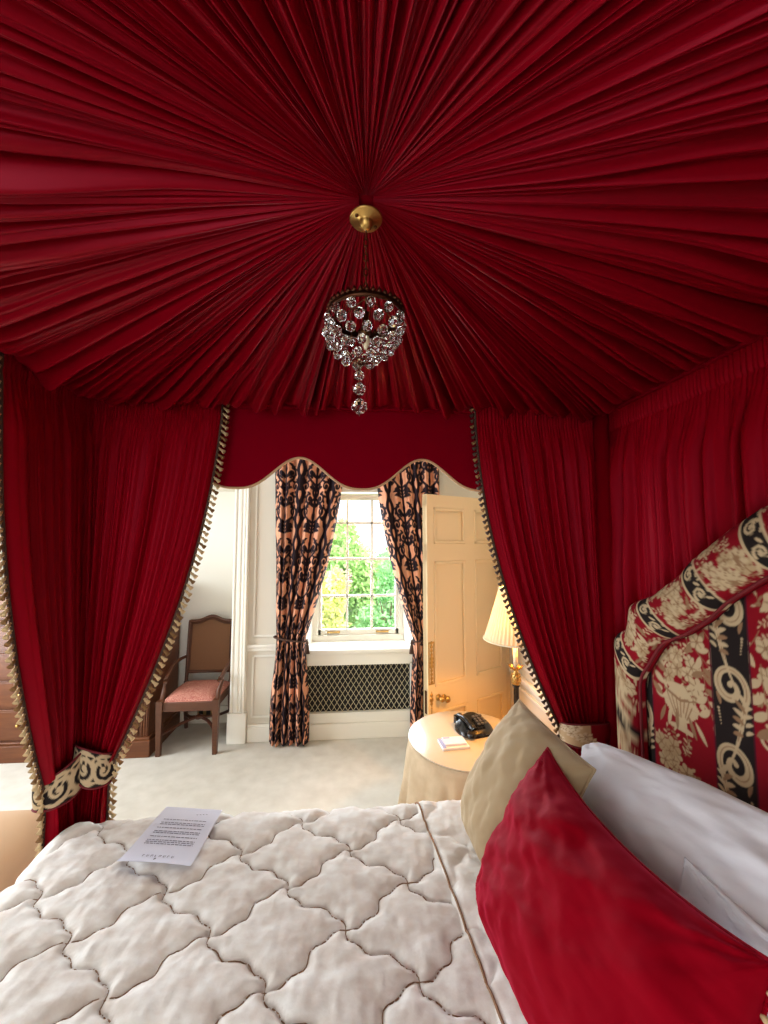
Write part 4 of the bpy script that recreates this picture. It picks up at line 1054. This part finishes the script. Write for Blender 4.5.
def window_curtain(name, label, xo, xi, tie_o, tie_i, bot_o, bot_i, ztop, ztie, seed, tassel_side, bulge):
    NU, NV = 260, 420; u = np.linspace(0, 1, NU)[:, None]; v = np.linspace(0, 1, NV)[None, :]
    zb = .015; z = ztop+(zb-ztop)*v; w = np.clip((ztop-z)/(ztop-ztie), 0, 1); below = np.clip((ztie-z)/(ztie-zb), 0, 1)
    e = 1.0+(bulge-1)*u; g_ = w**e
    xt = xo+(xi-xo)*u; xm = tie_o+(tie_i-tie_o)*u; xb = bot_o+(bot_i-bot_o)*u
    x = np.where(z > ztie, xt+(xm-xt)*g_, xm+(xb-xm)*smooth01(below*1.3))
    fl = fold_fn(6, seed, .4, .8)(u.ravel())[0][:, None]; f2 = fold_fn(15, seed+1, .5, 1.0)(u.ravel())[0][:, None]
    k = np.ones(9)/9; fl = np.convolve(np.pad(fl[:, 0], 4, 'edge'), k, 'valid')[:, None]
    env = .75+.25*w-.35*np.exp(-((z-ztie)/.08)**2)
    y = 3.398-env*(.115*fl+.012*f2)
    x = x+.008*fbm(u*5, z*2, seed)
    P = np.stack([x, np.broadcast_to(y, x.shape), np.broadcast_to(z, x.shape)], -1)
    cw_ = (u*.82+.03) % (.26*DK); col = dam.sample(np.broadcast_to(cw_, x.shape), np.broadcast_to((z+seed*.11) % (.46*DK), x.shape))
    root = empty(name, (xo, 3.385, 0), label, 'curtain')
    MB().grid(P, col=col).build('drape', M['damask'], root)
    # rope tieback with a tassel
    t = MB(); a = np.linspace(0, 2*PI, 40, endpoint=False); c = (tie_o+tie_i)/2; r = abs(tie_i-tie_o)/2+.012
    t.tube([(c+r*math.cos(q), 3.36+.06*math.sin(q), ztie+.02*math.cos(q)*(-1 if tassel_side > 0 else 1)) for q in a], .008, 8, closed=True)
    t.build('tieback_rope', M['fringe_brown'], root)
    ts = MB(); xs_ = c+tassel_side*(r+.005)
    ts.lathe([(.001, .02), (.009, .015), (.012, .0), (.008, -.012), (.014, -.02), (.022, -.085), (.001, -.08)], (xs_, 3.33, ztie-.03), 14); ts.tube([(xs_, 3.34, ztie), (xs_, 3.33, ztie-.015)], .004, 6)
    ts.build('tassel', M['fringe_brown'], root)
window_curtain('window_curtain', 'salmon and black damask curtain tied back between the alcove and the window', -.70, -.075, -.655, -.405, -.70, -.37, 2.62, .86, 2, 1, 1.75)
window_curtain('window_curtain', 'salmon and black damask curtain tied back behind the open panelled door', .765, .165, .75, .51, .79, .485, 2.62, .84, 5, -1, 1.75)

# ------------------------------------------------------------------ armchair in the alcove
ac = empty('armchair', (-1.31, 3.5, 0), 'wooden armchair with cane back and pink seat in the alcove', 'armchair')
fx0, fx1, fy, by = -1.525, -1.095, 3.275, 3.70
for x in (fx0, fx1):
    l = MB(); pts = [(x, fy, 0), (x, fy, .2), (x, fy+.0, .40), (x, fy+.01, .47)]
    for (za, zb, wa, wb) in ((0, .34, .016, .023), (.34, .42, .024, .024)):
        P = np.array([[(x-wa, fy-wa, za), (x+wa, fy-wa, za), (x+wa, fy+wa, za), (x-wa, fy+wa, za)], [(x-wb, fy-wb, zb), (x+wb, fy-wb, zb), (x+wb, fy+wb, zb), (x-wb, fy+wb, zb)]]); l.grid(P, closev=True); l.add(P[0], [(3, 2, 1, 0)]); l.add(P[1], [(0, 1, 2, 3)])
    l.build('leg', M['wood'], ac, False)
for x in (fx0+.02, fx1-.02):
    l = MB(); l.tube([(x, by+.03, 0), (x, by, .22), (x, by, .42)], [.017, .02, .022], 8); l.build('leg', M['wood'], ac)
f = MB(); f.box((fx0-.005, fy-.012, .335), (fx1+.005, fy+.02, .405), .006).box((fx0, fy, .34), (fx0+.03, by, .40), .004).box((fx1-.03, fy, .34), (fx1, by, .40), .004).box((fx0+.01, by-.02, .34), (fx1-.01, by+.015, .40), .004)
f.build('seat_rail', M['wood'], ac, False)
# upholstered seat
n = 30; a = np.linspace(-1, 1, n); U_, V_ = np.meshgrid(a, a, indexing='ij'); hh = np.maximum((1-np.abs(U_)**4)*(1-np.abs(V_)**4), 0)**.5
P = np.stack([lerp(fx0+.012, fx1-.012, (U_+1)/2), lerp(fy+.0, by-.02, (V_+1)/2), .402+.058*hh], -1); MB().grid(P).build('seat', M['seat_fabric'], ac)
# back: arched frame round a cane panel, leaning back
def backpt(x, z): return (x, by+.0+.09*(z-.42), z)
bx0, bx1 = -1.505, -1.115; arch = lambda x: .945+.05*np.exp(-((x+1.31)/.085)**2)-.012*np.exp(-((x+1.31)/.19)**2)
xs_ = np.linspace(bx0, bx1, 40); fr = MB()
loop = [backpt(bx0, z) for z in np.linspace(.40, .93, 12)]+[backpt(x, arch(x)) for x in xs_]+[backpt(bx1, z) for z in np.linspace(.93, .40, 12)]
fr.tube(loop, .0165, 8); fr.tube([backpt(bx0, .50), backpt(bx1, .50)], .014, 8)
inl = [backpt(bx0+.02, z) for z in np.linspace(.51, .91, 10)]+[backpt(x, arch(x)-.02) for x in np.linspace(bx0+.02, bx1-.02, 30)]+[backpt(bx1-.02, z) for z in np.linspace(.91, .51, 10)]
fr.tube([(p_[0], p_[1]-.01, p_[2]) for p_ in inl], .006, 6); fr.build('back_frame', M['wood'], ac)
xc = np.linspace(bx0+.012, bx1-.012, 40); tc = np.linspace(0, 1, 30); P = np.array([[backpt(x, lerp(.50, arch(x)-.005, t)) for t in tc] for x in xc]); c_ = MB(); c_.grid(P); c_.grid(P+np.array([0, .008, 0]), flip=True); c_.build('cane_panel', M['cane'], ac)
for x, s_ in ((fx0, -1), (fx1, 1)):
    t = np.linspace(0, 1, 20); ar = MB()
    ar.tube([(x+s_*.012*math.sin(PI*q), lerp(by+.02, fy+.06, q), .63-.07*q+.03*math.sin(PI*q*1.2)) for q in t], [.013+.006*q for q in t], 8)
    ar.tube([(x+.0, fy+.07, .57), (x+s_*.012, fy+.10, .53), (x, fy+.05, .47), (x, fy+.02, .40)], [.014, .014, .017, .018], 8); ar.build('arm', M['wood'], ac)
sx = MB(); cxx, cyy = -1.31, 3.50
for (x, y) in ((fx0, fy), (fx1, fy), (fx0+.02, by), (fx1-.02, by)):
    t = np.linspace(0, 1, 14); sx.tube([(lerp(x, cxx, q), lerp(y, cyy, q)+.05*math.sin(PI*q)*(1 if y < cyy else -1), .155+.035*smooth01(np.array(q))) for q in t], .0125, 8)
sx.lathe([(.001, -.012), (.03, -.01), (.032, .01), (.014, .016), (.001, .03)], (cxx, cyy, .19), 14); sx.build('stretcher', M['wood_dark'], ac)
# wall socket behind it
so_ = empty('wall_socket', (-1.36, YB-.012, .11), 'brass double wall socket low on the alcove wall behind the armchair', 'socket')
MB().box((-1.435, YB-.032, .065), (-1.30, YB-.020, .145), .003).build('plate', M['socket'], so_, False)
for x in (-1.40, -1.335): MB().box((x-.018, YB-.036, .08), (x+.018, YB-.032, .125), .002).build('socket_outlet', M['dark_gap'], so_, False)

# ------------------------------------------------------------------ chest of drawers against the alcove wall
cdx = empty('chest_of_drawers', (-2.2, 3.5, 0), 'long brown wooden chest of drawers behind the left bed curtains', 'chest')
px0, px1, pf, pb = -3.2, -1.615, 3.29, 3.79
b_ = MB(); b_.box((px0, pf, .13), (px1, pb, 1.29), .003)
for x in (px1-.05, px1-.03, px1-.012): b_.tube([(x, pf-.002, .14), (x, pf-.002, 1.27)], .006, 8)
b_.build('carcass', M['wood_press'], cdx, False)
MB().box((px0-.02, pf-.035, 0), (px1+.03, pb, .125), .006).box((px0-.01, pf-.02, .125), (px1+.02, pb, .145), .006).build('plinth', M['wood_press'], cdx, False)
MB().box((px0-.02, pf-.03, 1.29), (px1+.03, pb+.01, 1.315), .008).box((px0-.01, pf-.015, 1.275), (px1+.015, pb, 1.29), .004).build('top', M['wood_press'], cdx, False)
MB().box((px0-.01, pf-.018, 1.03), (px1+.012, pb, 1.065), .008).build('waist_moulding', M['wood_press'], cdx, False)
cols = [(px0+.06, -2.42), (-2.40, -1.69)]
for z0, z1 in ((.16, .385), (.40, .60), (.615, .81), (.825, 1.02), (1.08, 1.265)):
    for xa, xb in cols:
        dr = MB(); dr.box((xa, pf-.014, z0), (xb, pf+.01, z1), .004); dr.box((xa+.012, pf-.017, z0+.012), (xb-.012, pf, z1-.012), .003); dd_ = dr.build('drawer', M['wood_press'], cdx, False)
        for k in (.2, .8):
            x = lerp(xa, xb, k); MB().lathe([(.001, -.002), (.012, 0), (.005, .005), (.006, .012), (.013, .018), (.009, .026), (.001, .027)], (x, pf-.015, (z0+z1)/2), 14, axis=(0, -1, 0)).build('knob', M['brass'], dd_)

# ------------------------------------------------------------------ upholstered bench at the foot of the bed
ot = empty('bench', (-1.5, 1.1, 0), 'beige upholstered bench at the foot of the bed', 'bench')
n = 60; a = np.linspace(-1, 1, n); U_, V_ = np.meshgrid(a, a, indexing='ij')
def sq(t, lo, hi): return lerp(lo, hi, (t+1)/2)
mb = MB(); rows_ = []
for k in range(26):
    t = k/25*PI/2; r = math.sin(t)**.55 if t > 0 else 0; z = .36+.185*math.cos(t)**.7
    q = np.linspace(0, 2*PI, 72, endpoint=False); ex = .35; cxx = np.sign(np.cos(q))*np.abs(np.cos(q))**ex; cyy = np.sign(np.sin(q))*np.abs(np.sin(q))**ex
    rows_.append(np.stack([-1.54+.32*r*cxx, 1.10+.86*(1-(1-r)*.36)*cyy if r > 0 else 1.10+0*cyy, np.full(72, z)], -1))
rows_.append(rows_[-1]-np.array([0, 0, .16])); mb.grid(np.array(rows_), closev=True, flip=False)
mb.build('seat_pad', M['ottoman'], ot)
for x in (-1.77, -1.31):
    for y in (.38, 1.8): MB().lathe([(.016, 0), (.022, .02), (.026, .22), (.001, .221)], (x, y, 0), 14).build('leg', M['wood_dark'], ot)
